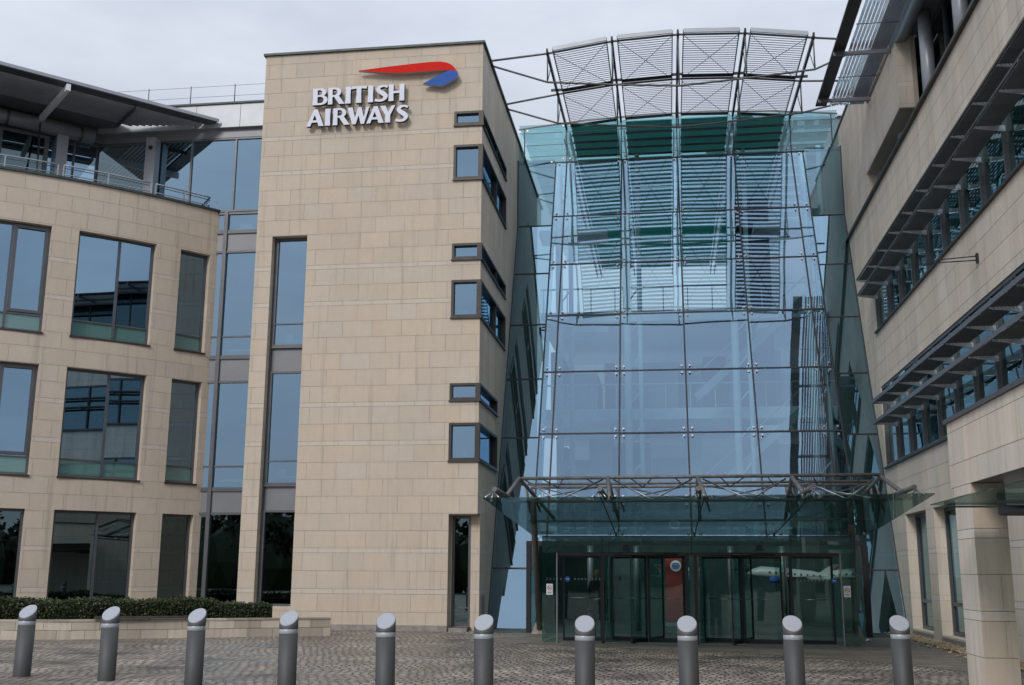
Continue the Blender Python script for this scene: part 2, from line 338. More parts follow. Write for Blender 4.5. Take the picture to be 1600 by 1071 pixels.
# ------------------------------------------------------------------ ground
def ground_mat():
    m = bpy.data.materials.new('granite_setts'); m.use_nodes = True; t = m.node_tree; l = t.links.new; b = t.nodes['Principled BSDF']
    tcn = t.nodes.new('ShaderNodeTexCoord')
    n0 = t.nodes.new('ShaderNodeTexNoise'); n0.inputs['Scale'].default_value = .45; n0.inputs['Detail'].default_value = 3; l(tcn.outputs['Object'], n0.inputs[0])
    ns = t.nodes.new('ShaderNodeTexNoise'); ns.inputs['Scale'].default_value = 7; l(tcn.outputs['Object'], ns.inputs[0])
    def vm(op, a, bb, sc=None):
        n = t.nodes.new('ShaderNodeVectorMath'); n.operation = op
        if a is not None: l(a, n.inputs[0])
        if isinstance(bb, tuple): n.inputs[1].default_value = bb
        elif bb is not None: l(bb, n.inputs[1])
        if sc is not None: n.inputs[3].default_value = sc
        return n.outputs[0]
    v = vm('ADD', tcn.outputs['Object'], vm('SCALE', vm('SUBTRACT', n0.outputs['Color'], (.5, .5, .5)), None, .7))
    v = vm('ADD', v, vm('SCALE', vm('SUBTRACT', ns.outputs['Color'], (.5, .5, .5)), None, .06))
    br = t.nodes.new('ShaderNodeTexBrick'); l(v, br.inputs[0]); br.inputs['Scale'].default_value = 1
    br.inputs['Brick Width'].default_value = .15; br.inputs['Row Height'].default_value = .23; br.inputs['Mortar Size'].default_value = .020; br.inputs['Mortar Smooth'].default_value = .6; br.inputs['Bias'].default_value = 0
    br.inputs['Color1'].default_value = (.235, .20, .17, 1); br.inputs['Color2'].default_value = (.375, .32, .265, 1); br.inputs['Mortar'].default_value = (.085, .073, .06, 1)
    n1 = t.nodes.new('ShaderNodeTexNoise'); n1.inputs['Scale'].default_value = .55; n1.inputs['Detail'].default_value = 6; n1.inputs['Roughness'].default_value = .7; l(tcn.outputs['Object'], n1.inputs[0])
    mr1 = t.nodes.new('ShaderNodeMapRange'); mr1.inputs[1].default_value = .38; mr1.inputs[2].default_value = .62; mr1.inputs[3].default_value = .5; mr1.inputs[4].default_value = 1.15; l(n1.outputs[0], mr1.inputs[0])
    n2 = t.nodes.new('ShaderNodeTexNoise'); n2.inputs['Scale'].default_value = 9; n2.inputs['Detail'].default_value = 4; l(tcn.outputs['Object'], n2.inputs[0])
    mr2 = t.nodes.new('ShaderNodeMapRange'); mr2.inputs[1].default_value = .3; mr2.inputs[2].default_value = .7; mr2.inputs[3].default_value = .7; mr2.inputs[4].default_value = 1.25; l(n2.outputs[0], mr2.inputs[0])
    mm = t.nodes.new('ShaderNodeMath'); mm.operation = 'MULTIPLY'; l(mr1.outputs[0], mm.inputs[0]); l(mr2.outputs[0], mm.inputs[1])
    x = t.nodes.new('ShaderNodeMix'); x.data_type = 'RGBA'; x.blend_type = 'MULTIPLY'; x.inputs[0].default_value = 1; l(br.outputs[0], x.inputs[6]); l(mm.outputs[0], x.inputs[7]); l(x.outputs[2], b.inputs['Base Color'])
    # wetter patches are smoother
    mr3 = t.nodes.new('ShaderNodeMapRange'); mr3.inputs[1].default_value = .4; mr3.inputs[2].default_value = .6; mr3.inputs[3].default_value = .3; mr3.inputs[4].default_value = .8; l(n1.outputs[0], mr3.inputs[0]); l(mr3.outputs[0], b.inputs['Roughness'])
    iv = t.nodes.new('ShaderNodeMath'); iv.operation = 'MULTIPLY_ADD'; iv.inputs[1].default_value = -1; iv.inputs[2].default_value = 1; l(br.outputs['Fac'], iv.inputs[0])
    ad = t.nodes.new('ShaderNodeMath'); ad.operation = 'MULTIPLY_ADD'; ad.inputs[1].default_value = .5; l(n2.outputs[0], ad.inputs[0]); l(iv.outputs[0], ad.inputs[2])
    bp = t.nodes.new('ShaderNodeBump'); bp.inputs['Strength'].default_value = 1; bp.inputs['Distance'].default_value = .022; l(ad.outputs[0], bp.inputs['Height']); l(bp.outputs[0], b.inputs['Normal'])
    return m
bm = bm_new(); quad(bm, [(-600, -600, 0), (600, -600, 0), (600, 600, 0), (-600, 600, 0)])
tag(obj('ground', bm, ground_mat()), kind='structure')
def slab_mat():
    m = mat('worn_paving_slabs', (.20, .175, .15), .6); t = m.node_tree; l = t.links.new; b = t.nodes['Principled BSDF']
    tcn = t.nodes.new('ShaderNodeTexCoord'); br = t.nodes.new('ShaderNodeTexBrick'); l(tcn.outputs['Object'], br.inputs[0]); br.inputs['Scale'].default_value = 1
    br.inputs['Brick Width'].default_value = .9; br.inputs['Row Height'].default_value = .3; br.inputs['Mortar Size'].default_value = .01
    br.inputs['Color1'].default_value = (.16, .14, .115, 1); br.inputs['Color2'].default_value = (.215, .19, .16, 1); br.inputs['Mortar'].default_value = (.07, .06, .045, 1)
    n = t.nodes.new('ShaderNodeTexNoise'); n.inputs['Scale'].default_value = 1.3; n.inputs['Detail'].default_value = 7; n.inputs['Roughness'].default_value = .7; mpn = t.nodes.new('ShaderNodeMapping'); mpn.inputs['Scale'].default_value = (.6, 2.2, 1)
    l(tcn.outputs['Object'], mpn.inputs[0]); l(mpn.outputs[0], n.inputs[0])
    mr_ = t.nodes.new('ShaderNodeMapRange'); mr_.inputs[1].default_value = .35; mr_.inputs[2].default_value = .65; mr_.inputs[3].default_value = .65; mr_.inputs[4].default_value = 1.25; l(n.outputs[0], mr_.inputs[0])
    x = t.nodes.new('ShaderNodeMix'); x.data_type = 'RGBA'; x.blend_type = 'MULTIPLY'; x.inputs[0].default_value = 1; l(br.outputs[0], x.inputs[6]); l(mr_.outputs[0], x.inputs[7]); l(x.outputs[2], b.inputs['Base Color'])
    return m
bm = bm_new()
ps = [(-4.2, 31.4), (-4.2, 25.9), (-2.2, 24.9), (1.5, 23.6), (4.2, 21.2), (5.2, 19.4), (6.3, 18.6), (6.3, 31.9), (6.3, 60), (-4.2, 60)]
bm.faces.new([bm.verts.new((x, y, .004)) for x, y in ps]); tag(obj('paving', bm, slab_mat()), kind='structure')

def pebbles(name, n, rect, r0, r1, seed):
    rnd = random.Random(seed); bm = bm_new(); col = bm.loops.layers.float_color.new('tone')
    for i in range(n):
        x = rnd.uniform(rect[0], rect[1]); y = rnd.uniform(rect[2], rect[3]); r = rnd.uniform(r0, r1)
        if rnd.random() < .12: x -= rnd.uniform(0, .35)
        f0 = len(bm.faces); vs = []
        for (a, b, c) in ((1, 0, 0), (0, 1, 0), (-1, 0, 0), (0, -1, 0), (0, 0, 1), (0, 0, -1)):
            vs.append(bm.verts.new((x + a * r * rnd.uniform(.7, 1.4), y + b * r * rnd.uniform(.7, 1.4), .02 + r * .5 + c * r * .7)))
        t = rnd.uniform(.55, 1.5); w = rnd.uniform(-.1, .1)
        for a in ((0, 1, 4), (1, 2, 4), (2, 3, 4), (3, 0, 4), (1, 0, 5), (2, 1, 5), (3, 2, 5), (0, 3, 5)):
            f = bm.faces.new([vs[k] for k in a])
            for l in f.loops: l[col] = (t * (1 + w), t, t * (1 - w), 1)
    return obj(name, bm, M['gravel'])
tag(pebbles('gravel', 2600, (5.85, 6.36, 17.5, 31.9), .018, .04, 3), 'tan gravel strip along the foot of the right stone wing', 'gravel', kind='stuff')

# ------------------------------------------------------------------ stone tower
T = thing('stone_tower', 'tall flat pale sandstone tower carrying the raised lettering, between office wing and glass atrium', 'building', (-8.6, 33, 0))
hx = -6.03
ZW = [(14.6, 15.03, 34.8), (12.9, 13.97, 34.8), (10.46, 10.93, 34.8), (8.73, 9.83, 34.8), (6.33, 6.81, 33.25), (4.63, 5.68, 33.25)]
fh = [(hx, TX1, a, b, .3) for a, b, _ in ZW] + [(-6.0, TX1, -.02, 3.13, .42), (-11.5, -10.42, .62, 11.36, .34)]
sh = [(30.0, y, a, b, .3) for a, b, y in ZW] + [(30.0, 30.42, -.02, 3.13, .001)]
wall('front_wall', mpT, TX0, TX1, -.02, 17.2, fh, T, M['stone'], seed=11)
wall('side_wall', mpS, 30.0, 44, -.02, 17.2, sh, T, M['stone_r'], seed=12, J=.006, base=1.04)
mpW = lambda s, z, d: (TX0 - d, s, z)
wall('back_side_wall', mpW, 30.0, 44, -.02, 17.2, [], T, M['stone'], seed=13)
bm = bm_new(); box(bm, TX0 - .07, TX1 + .07, 29.93, 44, 17.2, 17.27); obj('coping', bm, M['coping'], T)
bm = bm_new(); mbox(bm, mpT, TX0, -6.0, -.02, .16, -.01, .035); obj('plinth', bm, M['conc'], T)
# recessed corner at the foot: pier and slit window
wall('recess_wall', lambda s, z, d: (s, 30.42 - d, z), -6.0, TX1, -.02, 3.13, [(-5.97, -5.44, .12, 3.12, .12)], T, M['stone'], seed=14)
window(T, lambda s, z, d: (s, 30.42 - d, z), -5.97, -5.44, .12, 3.12, -.1, trans=(.62,), fw=.07, sill=.12, g='pane_dark')
bm = bm_new(); box(bm, -6.0, TX1, 30.0, 30.42, 3.131, 3.15); obj('soffit', bm, M['soffit'], T)
# wrap-round corner windows
for a, b, y in ZW:
    bm = bm_new(); fw = .07; d0, d1 = -.13, .035
    xi = hx
    mbox(bm, mpT, xi, xi + fw, a, b, d0, d1)                                       # left jamb
    hexa(bm, [(TX1 - .1, 30.0 + .1, a), (TX1 + .035, 30.1, a), (TX1 + .035, 30 - .035, a), (TX1 - .1, 30 - .035, a), (TX1 - .1, 30.1, b), (TX1 + .035, 30.1, b), (TX1 + .035, 30 - .035, b), (TX1 - .1, 30 - .035, b)])
    for z0_, z1_ in ((a, a + fw), (b - fw, b)):
        mbox(bm, mpT, xi + fw, TX1 - .1, z0_, z1_, d0, d1 - .003); mbox(bm, mpS, 30.1, y - fw, z0_, z1_, d0, d1 - .003)
    mbox(bm, mpS, y - fw, y, a, b, d0, d1)
    ms = (32.9,) if y > 34 else ()
    for q in ms: mbox(bm, mpS, q - .04, q + .04, a + fw, b - fw, d0, d1 - .03)
    f = obj('corner_window', bm, M['frame_d'], T)
    pb = bm_new(); pane_quads(pb, mpT, xi + .03, TX1 - .05, a + .03, b - .03, -.09, (), ()); obj('front_pane', pb, M['pane'], f)
    pb = bm_new(); pane_quads(pb, mpS, 30.05, y - .03, a + .03, b - .03, -.09, ms, ()); obj('side_pane', pb, M['pane'], f)
    sb = bm_new(); mbox(sb, mpT, xi - .02, TX1 + .06, a - .045, a - .003, -.1, .06); mbox(sb, mpS, 29.94, y + .02, a - .045, a - .003, -.1, .058) if False else mbox(sb, mpS, 30.003, y + .02, a - .045, a - .003, -.1, .06)
    obj('sill', sb, M['frame_d'], f)
# tall recessed window strip
for a, b, tr, g in ((8.04, 11.36, (8.73,), 'pane'), (4.0, 7.3, (4.68,), 'pane'), (.62, 3.28, (), 'pane_dark')):
    window(T, mpT, -11.44, -10.42, a, b, -.32, trans=tr, fw=.06, sill=-.2, g=g, sillm='frame')
for a, b in ((7.3, 7.985), (3.28, 3.945)):
    bm = bm_new(); mbox(bm, mpT, -11.44, -10.42, a, b, -.36, -.29); obj('spandrel_panel', bm, M['panel'], T)
bm = bm_new(); mbox(bm, mpT, -11.5, -11.44, .62, 11.36, -.34, -.24); obj('side_frame', bm, M['frame'], T)
rooms(T, [(-11.8, -5.9, 34.5, 34.6, 0, 17), (-11.8, -11.7, 30.5, 34.5, 0, 17), (-11.7, -5.25, 30.6, 44, 3.4, 3.9), (-11.7, -5.4, 30.4, 44, 7.4, 7.9), (-11.7, -5.4, 30.4, 44, 11.45, 12.0), (-11.7, -5.3, 30.3, 44, 15.3, 17.0), (-7.3, -7.2, 30.4, 34.5, 0, 15.3), (-7.2, -5.3, 35.0, 35.1, 0, 17)])
for (x0, x1, y, z) in ((-11.35, -10.5, 30.8, 8.35), (-11.35, -10.5, 30.8, 4.3), (-6.0, -5.4, 30.7, 8.95), (-6.0, -5.4, 30.7, 4.8)):
    bm = bm_new(); box(bm, x0, x1, y, y + .4, z - .06, z); box(bm, x0 + .05, x0 + .3, y + .05, y + .3, z, z + .2); obj('window_ledge_desk', bm, M['white'], T)
# small access flap low on the side wall
bm = bm_new(); mbox(bm, mpS, 30.75, 31.25, .25, .95, -.01, .012); mbox(bm, mpS, 30.8, 31.2, .3, .9, .012, .018); obj('access_flap', bm, M['conc'], T)
bm = bm_new(); box(bm, -5.95, -5.45, 29.95, 30.2, 0, .1); obj('window_ledge', bm, M['conc'], T)

# ------------------------------------------------------------------ raised lettering
def arc2(cx, cy, rx, ry, a0, a1, n=12): return [(cx + rx * math.cos(R(a0 + (a1 - a0) * i / n)), cy + ry * math.sin(R(a0 + (a1 - a0) * i / n))) for i in range(n + 1)]
def ribbon(c, w):
    P = [Vector((*p, 0)) for p in c]; pts = []; ws = []
    for i in range(len(P) - 1):
        p0 = P[max(i - 1, 0)]; p1 = P[i]; p2 = P[i + 1]; p3 = P[min(i + 2, len(P) - 1)]
        for k in range(6):
            t = k / 6; pts.append(.5 * ((2 * p1) + (-p0 + p2) * t + (2 * p0 - 5 * p1 + 4 * p2 - p3) * t * t + (-p0 + 3 * p1 - 3 * p2 + p3) * t ** 3)); ws.append(w[i] * (1 - t) + w[i + 1] * t)
    pts.append(P[-1]); ws.append(w[-1]); A = []; B = []
    for i, p in enumerate(pts):
        t = (pts[min(i + 1, len(pts) - 1)] - pts[max(i - 1, 0)]).normalized(); n = Vector((-t.y, t.x, 0)); A.append((p + n * ws[i] / 2)[:2]); B.append((p - n * ws[i] / 2)[:2])
    return A + B[::-1]
SP = [(0, 0), (0, 1), (.44, 1)]
GL = {
 'B': [[(0, 0), (.015, .5), (0, 1)] + arc2(.40, .755, .33, .245, 88, -50) + arc2(.43, .29, .38, .29, 62, -90), [(.26, .60), (.26, .89)] + arc2(.36, .745, .14, .145, 90, -90), [(.26, .11), (.26, .49)] + arc2(.40, .30, .19, .19, 90, -90)],
 'R': [[(0, 0), (.015, .5), (0, 1)] + arc2(.42, .72, .35, .28, 90, -52) + [(.98, 0), (.66, 0), (.36, .44), (.26, .44), (.27, 0)], [(.26, .55), (.26, .89)] + arc2(.36, .72, .18, .17, 90, -90)],
 'I': [[(0, 0), (.02, .5), (0, 1), (.30, 1), (.28, .5), (.30, 0)]],
 'T': [[(.31, 0), (.33, .5), (.325, .865), (0, .83), (.03, 1), (.93, 1), (.90, .83), (.605, .865), (.60, .5), (.62, 0)]],
 'S': [ribbon([(.70, .86), (.50, .935), (.28, .88), (.20, .74), (.30, .60), (.50, .46), (.60, .30), (.50, .13), (.28, .065), (.03, .12)], [.13, .12, .16, .22, .25, .27, .24, .17, .13, .15])],
 'H': [[(0, 0), (.02, .5), (0, 1), (.29, 1), (.275, .60), (.62, .60), (.61, 1), (.90, 1), (.885, .5), (.90, 0), (.61, 0), (.62, .46), (.275, .46), (.29, 0)]],
 'A': [[(0, 0), (.40, 1), (.62, 1), (1.0, 0), (.70, 0), (.63, .22), (.30, .22), (.22, 0)], [(.35, .35), (.465, .68), (.585, .35)]],
 'W': [[(0, 1), (.29, 1), (.44, .40), (.60, 1), (.78, 1), (.93, .40), (1.06, 1), (1.22, 1), (.95, 0), (.77, 0), (.64, .52), (.49, 0), (.30, 0)]],
 'Y': [[(0, 1), (.31, 1), (.47, .62), (.66, 1), (.86, 1), (.585, .44), (.59, 0), (.30, 0), (.31, .44)]],
}
def extruded(name, loops, x, z, sx_, sz, y, depth, parent, face, side):
    cu = bpy.data.curves.new(name, 'CURVE'); cu.dimensions = '2D'; cu.fill_mode = 'BOTH'; cu.extrude = depth / 2
    for lp in loops:
        s = cu.splines.new('POLY'); s.points.add(len(lp) - 1); s.use_cyclic_u = True
        for i, p in enumerate(lp): s.points[i].co = (p[0] * sx_, p[1] * sz, 0, 1)
    tmp = bpy.data.objects.new('tmp', cu); COL.objects.link(tmp); dg = bpy.context.evaluated_depsgraph_get(); dg.update()
    me = bpy.data.meshes.new_from_object(tmp.evaluated_get(dg)); bpy.data.objects.remove(tmp); bpy.data.curves.remove(cu)
    me.transform(Matrix.Translation((x, y, z)) @ Matrix.Rotation(PI / 2, 4, 'X'))
    me.materials.clear(); me.materials.append(face); me.materials.append(side)
    for p in me.polygons: p.material_index = 0 if abs(p.normal.y) > .9 else 1; p.use_smooth = False
    o = bpy.data.objects.new(name, me); COL.objects.link(o); o.parent = parent; o.matrix_parent_inverse = parent.matrix_world.inverted(); return o
sg = thing('wall_sign', 'raised white capital lettering in two lines on the top of the stone tower', 'sign', (-8.97, 29.95, 14.7))
for txt, z, hh, xs in (('BRITISH', 15.40, .54, [(-10.38, .47), (-9.90, .52), (-9.36, .17), (-9.19, .50), (-8.66, .17), (-8.46, .42), (-8.02, .49)]),
                       ('AIRWAYS', 14.72, .54, [(-10.54, .54), (-9.97, .17), (-9.72, .52), (-9.28, .68), (-8.68, .54), (-8.27, .47), (-7.80, .40)])):
    for ch, (x, w) in zip(txt, xs):
        gw = max(p[0] for p in GL[ch][0])
        extruded('letter', GL[ch], x, z, w / gw, hh, 29.86, .13, sg, M['letter'], M['letter_s'])
em = thing('wall_emblem', 'red and blue folded ribbon emblem above the lettering', 'emblem', (-7.4, 29.95, 16.2))
red = [(-8.979, 16.44), (-8.187, 16.505), (-7.384, 16.555), (-6.744, 16.585), (-6.45, 16.58), (-6.28, 16.545), (-6.13, 16.475), (-6.02, 16.37), (-5.95, 16.25), (-5.975, 16.24), (-6.134, 16.285), (-6.35, 16.297), (-6.579, 16.297), (-7.217, 16.286), (-7.698, 16.285), (-8.182, 16.325), (-8.669, 16.395)]
blue = [(-6.134, 16.281), (-5.972, 16.236), (-5.94, 16.235), (-5.905, 16.18), (-5.90, 16.11), (-5.95, 16.03), (-6.16, 15.90), (-6.395, 15.79), (-6.969, 15.895), (-6.733, 16.021), (-6.418, 16.17), (-6.229, 16.265)]
extruded('red_ribbon', [red], 0, 0, 1, 1, 29.84, .12, em, M['red'], M['panel_l'])
extruded('blue_ribbon', [blue], 0, 0, 1, 1, 29.84, .12, em, M['blue'], M['panel_l'])

# ------------------------------------------------------------------ left wing (convex stone facade)
LW = thing('office_wing', 'left sandstone office wing with curved front, tall grey windows and set-back top storey', 'building', (-18, 32, 0))
E_ = 7.52; zrows = [(8.18, 11.33, 'pane', 8.68), (4.15, 7.26, 'pane', 4.65), (.68, 3.22, 'pane_dark', None)]
cols_ = []
s = 7.52
pat = [(5.94, 6.93, None, False), (2.88, 5.16, 4.12, False), (-.15, 2.13, 1.12, True), (-3.2, -.92, -1.98, False), (-6.25, -3.97, -5.0, True)]
holes = [(a, b, z0, z1) for a, b, _, _ in pat for z0, z1, _, _ in zrows]
wall('curved_front_wall', mpA, -8, E_, -.02, 12.8, holes, LW, M['stone'], seed=21, seg=.5, rd=.28)
mpE = lambda s, z, d: tuple(Vector(mpA(E_, z, 0)) + Vector((-.58, .81, 0)) * s * 1.0 + Vector((.81, .58, 0)) * d)
for a, b, mu, cas in pat:
    for z0, z1, g, tr in zrows:
        cs = [(mu + .05, b - .06, (tr or z0) + .05, z1 - .05)] if cas and tr else None
        window(LW, mpA, a, b, z0, z1, -.26, mull=(mu,) if mu else (), trans=(tr,) if tr else (), fw=.07, sill=.05 if tr else 0, g=g, green=tr, casement=cs)
bm = bm_new(); mbox(bm, mpA, -8, E_ + .03, 12.8, 12.87, -.5, .06, seg=30); obj('coping', bm, M['coping'], LW)
bm = bm_new(); mbox(bm, mpA, -8, E_, 12.4, 12.8, -4.5, -.3, seg=30); obj('terrace_slab', bm, M['soffit'], LW)
bm = bm_new()
for z in (3.4, 7.45, 11.5): mbox(bm, mpA, -8, E_ - .05, z, z + .5, -5, -.32, seg=20)
mbox(bm, mpA, -8, E_ - .05, 0, 12.4, -3.2, -3.1, seg=20)
for s_ in (5.5, 2.5, -.5): mbox(bm, mpA, s_ - .06, s_ + .06, 0, 12.4, -3.1, -.8)
obj('interior', bm, M['interior'], LW)
bm = bm_new()
for s0_, s1_, z in ((3.1, 4.9, 8.72), (3.1, 4.9, 4.72), (.2, 2.0, 4.72)): mbox(bm, mpA, s0_, s1_, z - .02, z + .02, -.9, -.45)
for s_ in (3.4, 4.5, 1.6): mbox(bm, mpA, s_, s_ + .25, 4.74, 4.98, -.75, -.6)
obj('desk_row', bm, M['frame'], LW)
bm = bm_new(); mbox(bm, mpE, 0, 1.6, -.02, 12.8, -.25, 0); obj('end_wall', bm, M['mortar'], LW)
# set-back top storey: glazing along direction a -> corner -> link plane
gd = Vector((.737, .676, 0)); gn = Vector((.676, -.737, 0)); gc = Vector((-18.36, 31.8, 0))
mpG = lambda s, z, d: (gc.x + gd.x * s + gn.x * d, gc.y + gd.y * s + gn.y * d, z)
def upglass(parent, mp, s0, s1, mull, fw=.06, g='pane'): return window(parent, mp, s0, s1, 12.87, 15.3, 0, mull=mull, fw=fw, g=g, name='terrace_glazing')
upglass(LW, mpG, -6, 0, (-.75, -3.9, -5.2))
window(LW, mpG, -3.05, -1.55, 12.87, 15.25, .07, fw=.13, g='pane_dark', name='terrace_door')
bm = bm_new(); mbox(bm, mpG, -1.36, -1.02, 12.87, 15.3, .03, .4); obj('column', bm, M['panel_l'], LW)
bm = bm_new(); mbox(bm, mpG, -4.6, -4.3, 12.87, 15.3, .03, .4); obj('column', bm, M['panel_l'], LW)
ro = Vector((-18.68, 26.72, 0)); rd_ = Vector((4.61, 4.73, 0)).normalized(); rn = Vector((rd_.y, -rd_.x, 0))      # canopy outer edge line
mpC = lambda s, z, d: (ro.x + rd_.x * s + rn.x * d, ro.y + rd_.y * s + rn.y * d, z)
bm = bm_new(); tube(bm, [mpC(-7, 15.47, -3.1), mpC(3.62, 15.47, -3.1)], .24, 20); obj('roof_tube', bm, M['panel_l'], LW, True)
for s_ in (.95, 3.2):
    rings = bm_new(); tube(rings, [mpC(s_ - .04, 15.47, -3.1), mpC(s_ + .04, 15.47, -3.1)], .26, 20); obj('tube_collar', rings, M['frame'], LW)
bm = bm_new(); mbox(bm, mpC, -7, 4.2, 15.80, 15.95, -8, -2.1); mbox(bm, mpG, -7, .2, 15.3, 15.78, -5, .25); obj('roof_slab', bm, M['soffit'], LW)
cn = bm_new(); mbox(cn, mpC, -7, 6.55, 15.74, 15.84, -.42, 0); cano = obj('roof_canopy', cn, M['frame'], LW)
bm = bm_new(); mbox(bm, mpC, -7, 6.6, 15.76, 15.86, 0, .03); obj('edge_trim', bm, M['panel_l'], cano)
bm = bm_new(); hexa(bm, [mpC(-7, 15.9, -.42), mpC(6.3, 15.9, -.42), mpC(4.2, 15.9, -2.1), mpC(-7, 15.9, -2.1), mpC(-7, 15.93, -.42), mpC(6.3, 15.93, -.42), mpC(4.2, 15.93, -2.1), mpC(-7, 15.93, -2.1)]); obj('canopy_deck', bm, M['frame_d'], cano)
for i in range(12):
    dd = -.5 - i * .135; e = 4.35 + (2.1 + dd) / 1.6 * 2.0
    bm = bm_new(); hexa(bm, [mpC(-7, 15.76, dd), mpC(e, 15.76, dd), mpC(e, 15.74, dd - .075), mpC(-7, 15.74, dd - .075), mpC(-7, 15.775, dd), mpC(e, 15.775, dd), mpC(e, 15.755, dd - .075), mpC(-7, 15.755, dd - .075)]); obj('louvre_slat', bm, M['louvre_l'], cano)
for s_ in (-.3, 4.05, -4.5):
    bm = bm_new(); mbox(bm, mpC, s_ - .02, s_ + .02, 15.60, 15.735, -2.1, -.42); obj('cross_bar', bm, M['frame'], cano)
bm = bm_new(); mbox(bm, mpC, 1.85, 1.97, 15.50, 15.70, -3.0, .05); obj('bracket', bm, M['white'], cano)
bm = bm_new(); tube(bm, [mpC(1.9, 15.5, -2.9), mpC(1.75, 12.9, -2.0)], .03, 8); obj('stay_rod', bm, M['frame'], cano)
bm = bm_new(); mbox(bm, mpG, -7, 0, 12.4, 15.6, -3.1, -3); mbox(bm, mpG, -7, 3, 12.5, 12.86, -3, -.05); obj('terrace_room', bm, M['interior'], LW)
# railings on the terrace edge
for k, (s0_, s1_, lab) in enumerate(((-3.2, 2.17, 'leftmost terrace railing, ending at the small gap below the bright bracket'), (2.33, 4.93, 'middle terrace railing of thin grey bars on the coping'), (5.1, 7.0, 'shortest terrace railing, nearest the stone tower'))):
    t = thing('terrace_railing', lab, 'railing', mpA((s0_ + s1_) / 2, 12.88, -.3), 'terrace railings')
    bm = bm_new()
    n = 8
    tube(bm, [mpA(s0_ + (s1_ - s0_) * i / n, 13.33, -.3) for i in range(n + 1)], .026, 8); obj('top_rail', bm, M['panel_l'], t)
    bm = bm_new(); tube(bm, [mpA(s0_ + (s1_ - s0_) * i / n, 13.24, -.3) for i in range(n + 1)], .012, 6); obj('upper_bar', bm, M['frame'], t)
    bm = bm_new(); tube(bm, [mpA(s0_ + (s1_ - s0_) * i / n, 13.05, -.3) for i in range(n + 1)], .016, 6); obj('lower_bar', bm, M['panel_l'], t)
    q = [s0_, s1_] + ([(s0_ + s1_) / 2] if s1_ - s0_ < 3 else [.72, -1.0])
    for x in q:
        bm = bm_new(); mbox(bm, mpA, x - .02, x + .02, 12.87, 13.32, -.32, -.28); obj('post', bm, M['panel_l'], t)
# dark camera bracket by the right end
t = thing('roof_floodlight', 'small black floodlight on the coping at the right end of the terrace', 'floodlight', mpA(7.25, 12.87, -.2))
bm = bm_new(); mbox(bm, mpA, 7.2, 7.24, 12.87, 13.12, -.25, -.2); obj('stem', bm, M['steel_d'], t)
bm = bm_new(); mbox(bm, mpA, 7.1, 7.4, 13.1, 13.2, -.3, -.1); obj('lamp_head', bm, M['steel_d'], t)

# ------------------------------------------------------------------ link block between wing and tower
LK = thing('link_block', 'narrow glazed link with grey metal fascia between the left wing and the stone tower', 'building', (-14, 32, 0))
for a, b, tr, g in ((8.05, 11.5, (8.72,), 'pane'), (3.98, 7.32, (4.68,), 'pane'), (.6, 3.3, (), 'pane_dark')):
    window(LK, mpL, -14.2, -12.0, a, b, 0, mull=(), trans=tr, fw=.07, g=g, thin=.7, sill=.1, sillm='frame')
window(LK, mpL, -14.2, -12.0, 12.12, 12.78, 0, fw=.07, sill=.1, sillm='frame')
for a, b in ((7.32, 8.0), (3.3, 3.93), (11.5, 12.07), (-.02, .55)):
    bm = bm_new(); mbox(bm, mpL, -14.2, -12.0, a, b, -.04, .05); obj('spandrel_panel', bm, M['panel'], LK)
bm = bm_new(); mbox(bm, mpL, -13.78, -13.66, -.02, 12.8, 0, .12); obj('cover_strip', bm, M['frame'], LK)
window(LK, mpL, -18.36, -12.0, 12.8, 15.32, 0, mull=(-16.6, -15.05, -13.55), fw=.06, g='pane', name='terrace_glazing')
bm = bm_new(); mbox(bm, mpL, -16.46, -16.13, 12.87, 15.32, .1, .45); obj('column', bm, M['panel_l'], LK)
bm = bm_new(); box(bm, -16.33, -16.22, 31.27, 31.33, 14.9, 15.0); obj('wall_light', bm, M['steel_d'], LK)
bm = bm_new(); mbox(bm, mpL, -18.4, -12.0, 15.32, 15.62, -.3, .1); obj('soffit', bm, M['panel'], LK)
bm = bm_new(); mbox(bm, mpL, -18.9, -12.0, 15.62, 16.42, -6, .25); obj('fascia', bm, M['panel_l'], LK)
bm = bm_new(); mbox(bm, mpL, -18.9, -12.0, 16.42, 16.48, -6, .3); obj('coping', bm, M['coping'], LK)
for x in (-14.9, -13.4):
    bm = bm_new(); mbox(bm, mpL, x - .008, x + .008, 15.62, 16.42, .25, .256); obj('fascia_joint', bm, M['frame'], LK)
rooms(LK, [(-18.2, -12.1, 35.2, 35.3, 0, 16), (-14.3, -12.1, 31.85, 36, 3.35, 3.9), (-14.3, -12.1, 31.85, 36, 7.4, 7.95), (-18.3, -12.1, 31.85, 36, 11.55, 12.05), (-14.3, -14.2, 31.85, 35, 0, 12.6)])
bm = bm_new(); box(bm, -13.6, -12.6, 32.0, 32.4, 12.25, 12.32); box(bm, -13.4, -13.0, 32.05, 32.3, 12.32, 12.5); box(bm, -13.6, -12.2, 32.0, 32.3, 8.3, 8.36); box(bm, -13.6, -12.2, 32.0, 32.3, 4.25, 4.31); obj('window_ledge_desk', bm, M['white'], LK)
t = thing('roof_wire_rail', 'thin wire safety rail on posts along the link roof', 'railing', (-14.5, 31.75, 16.48))
for x in (-16.71, -15.24, -13.72, -12.5):
    bm = bm_new(); tube(bm, [(x, 31.75, 16.48), (x, 31.75, 17.2)], .016, 6); obj('post', bm, M['frame'], t)
for z in (17.16, 16.8):
    bm = bm_new(); tube(bm, [(-18.6, 31.75, z), (-12.0, 31.75, z)], .006, 4); obj('wire', bm, M['frame'], t)

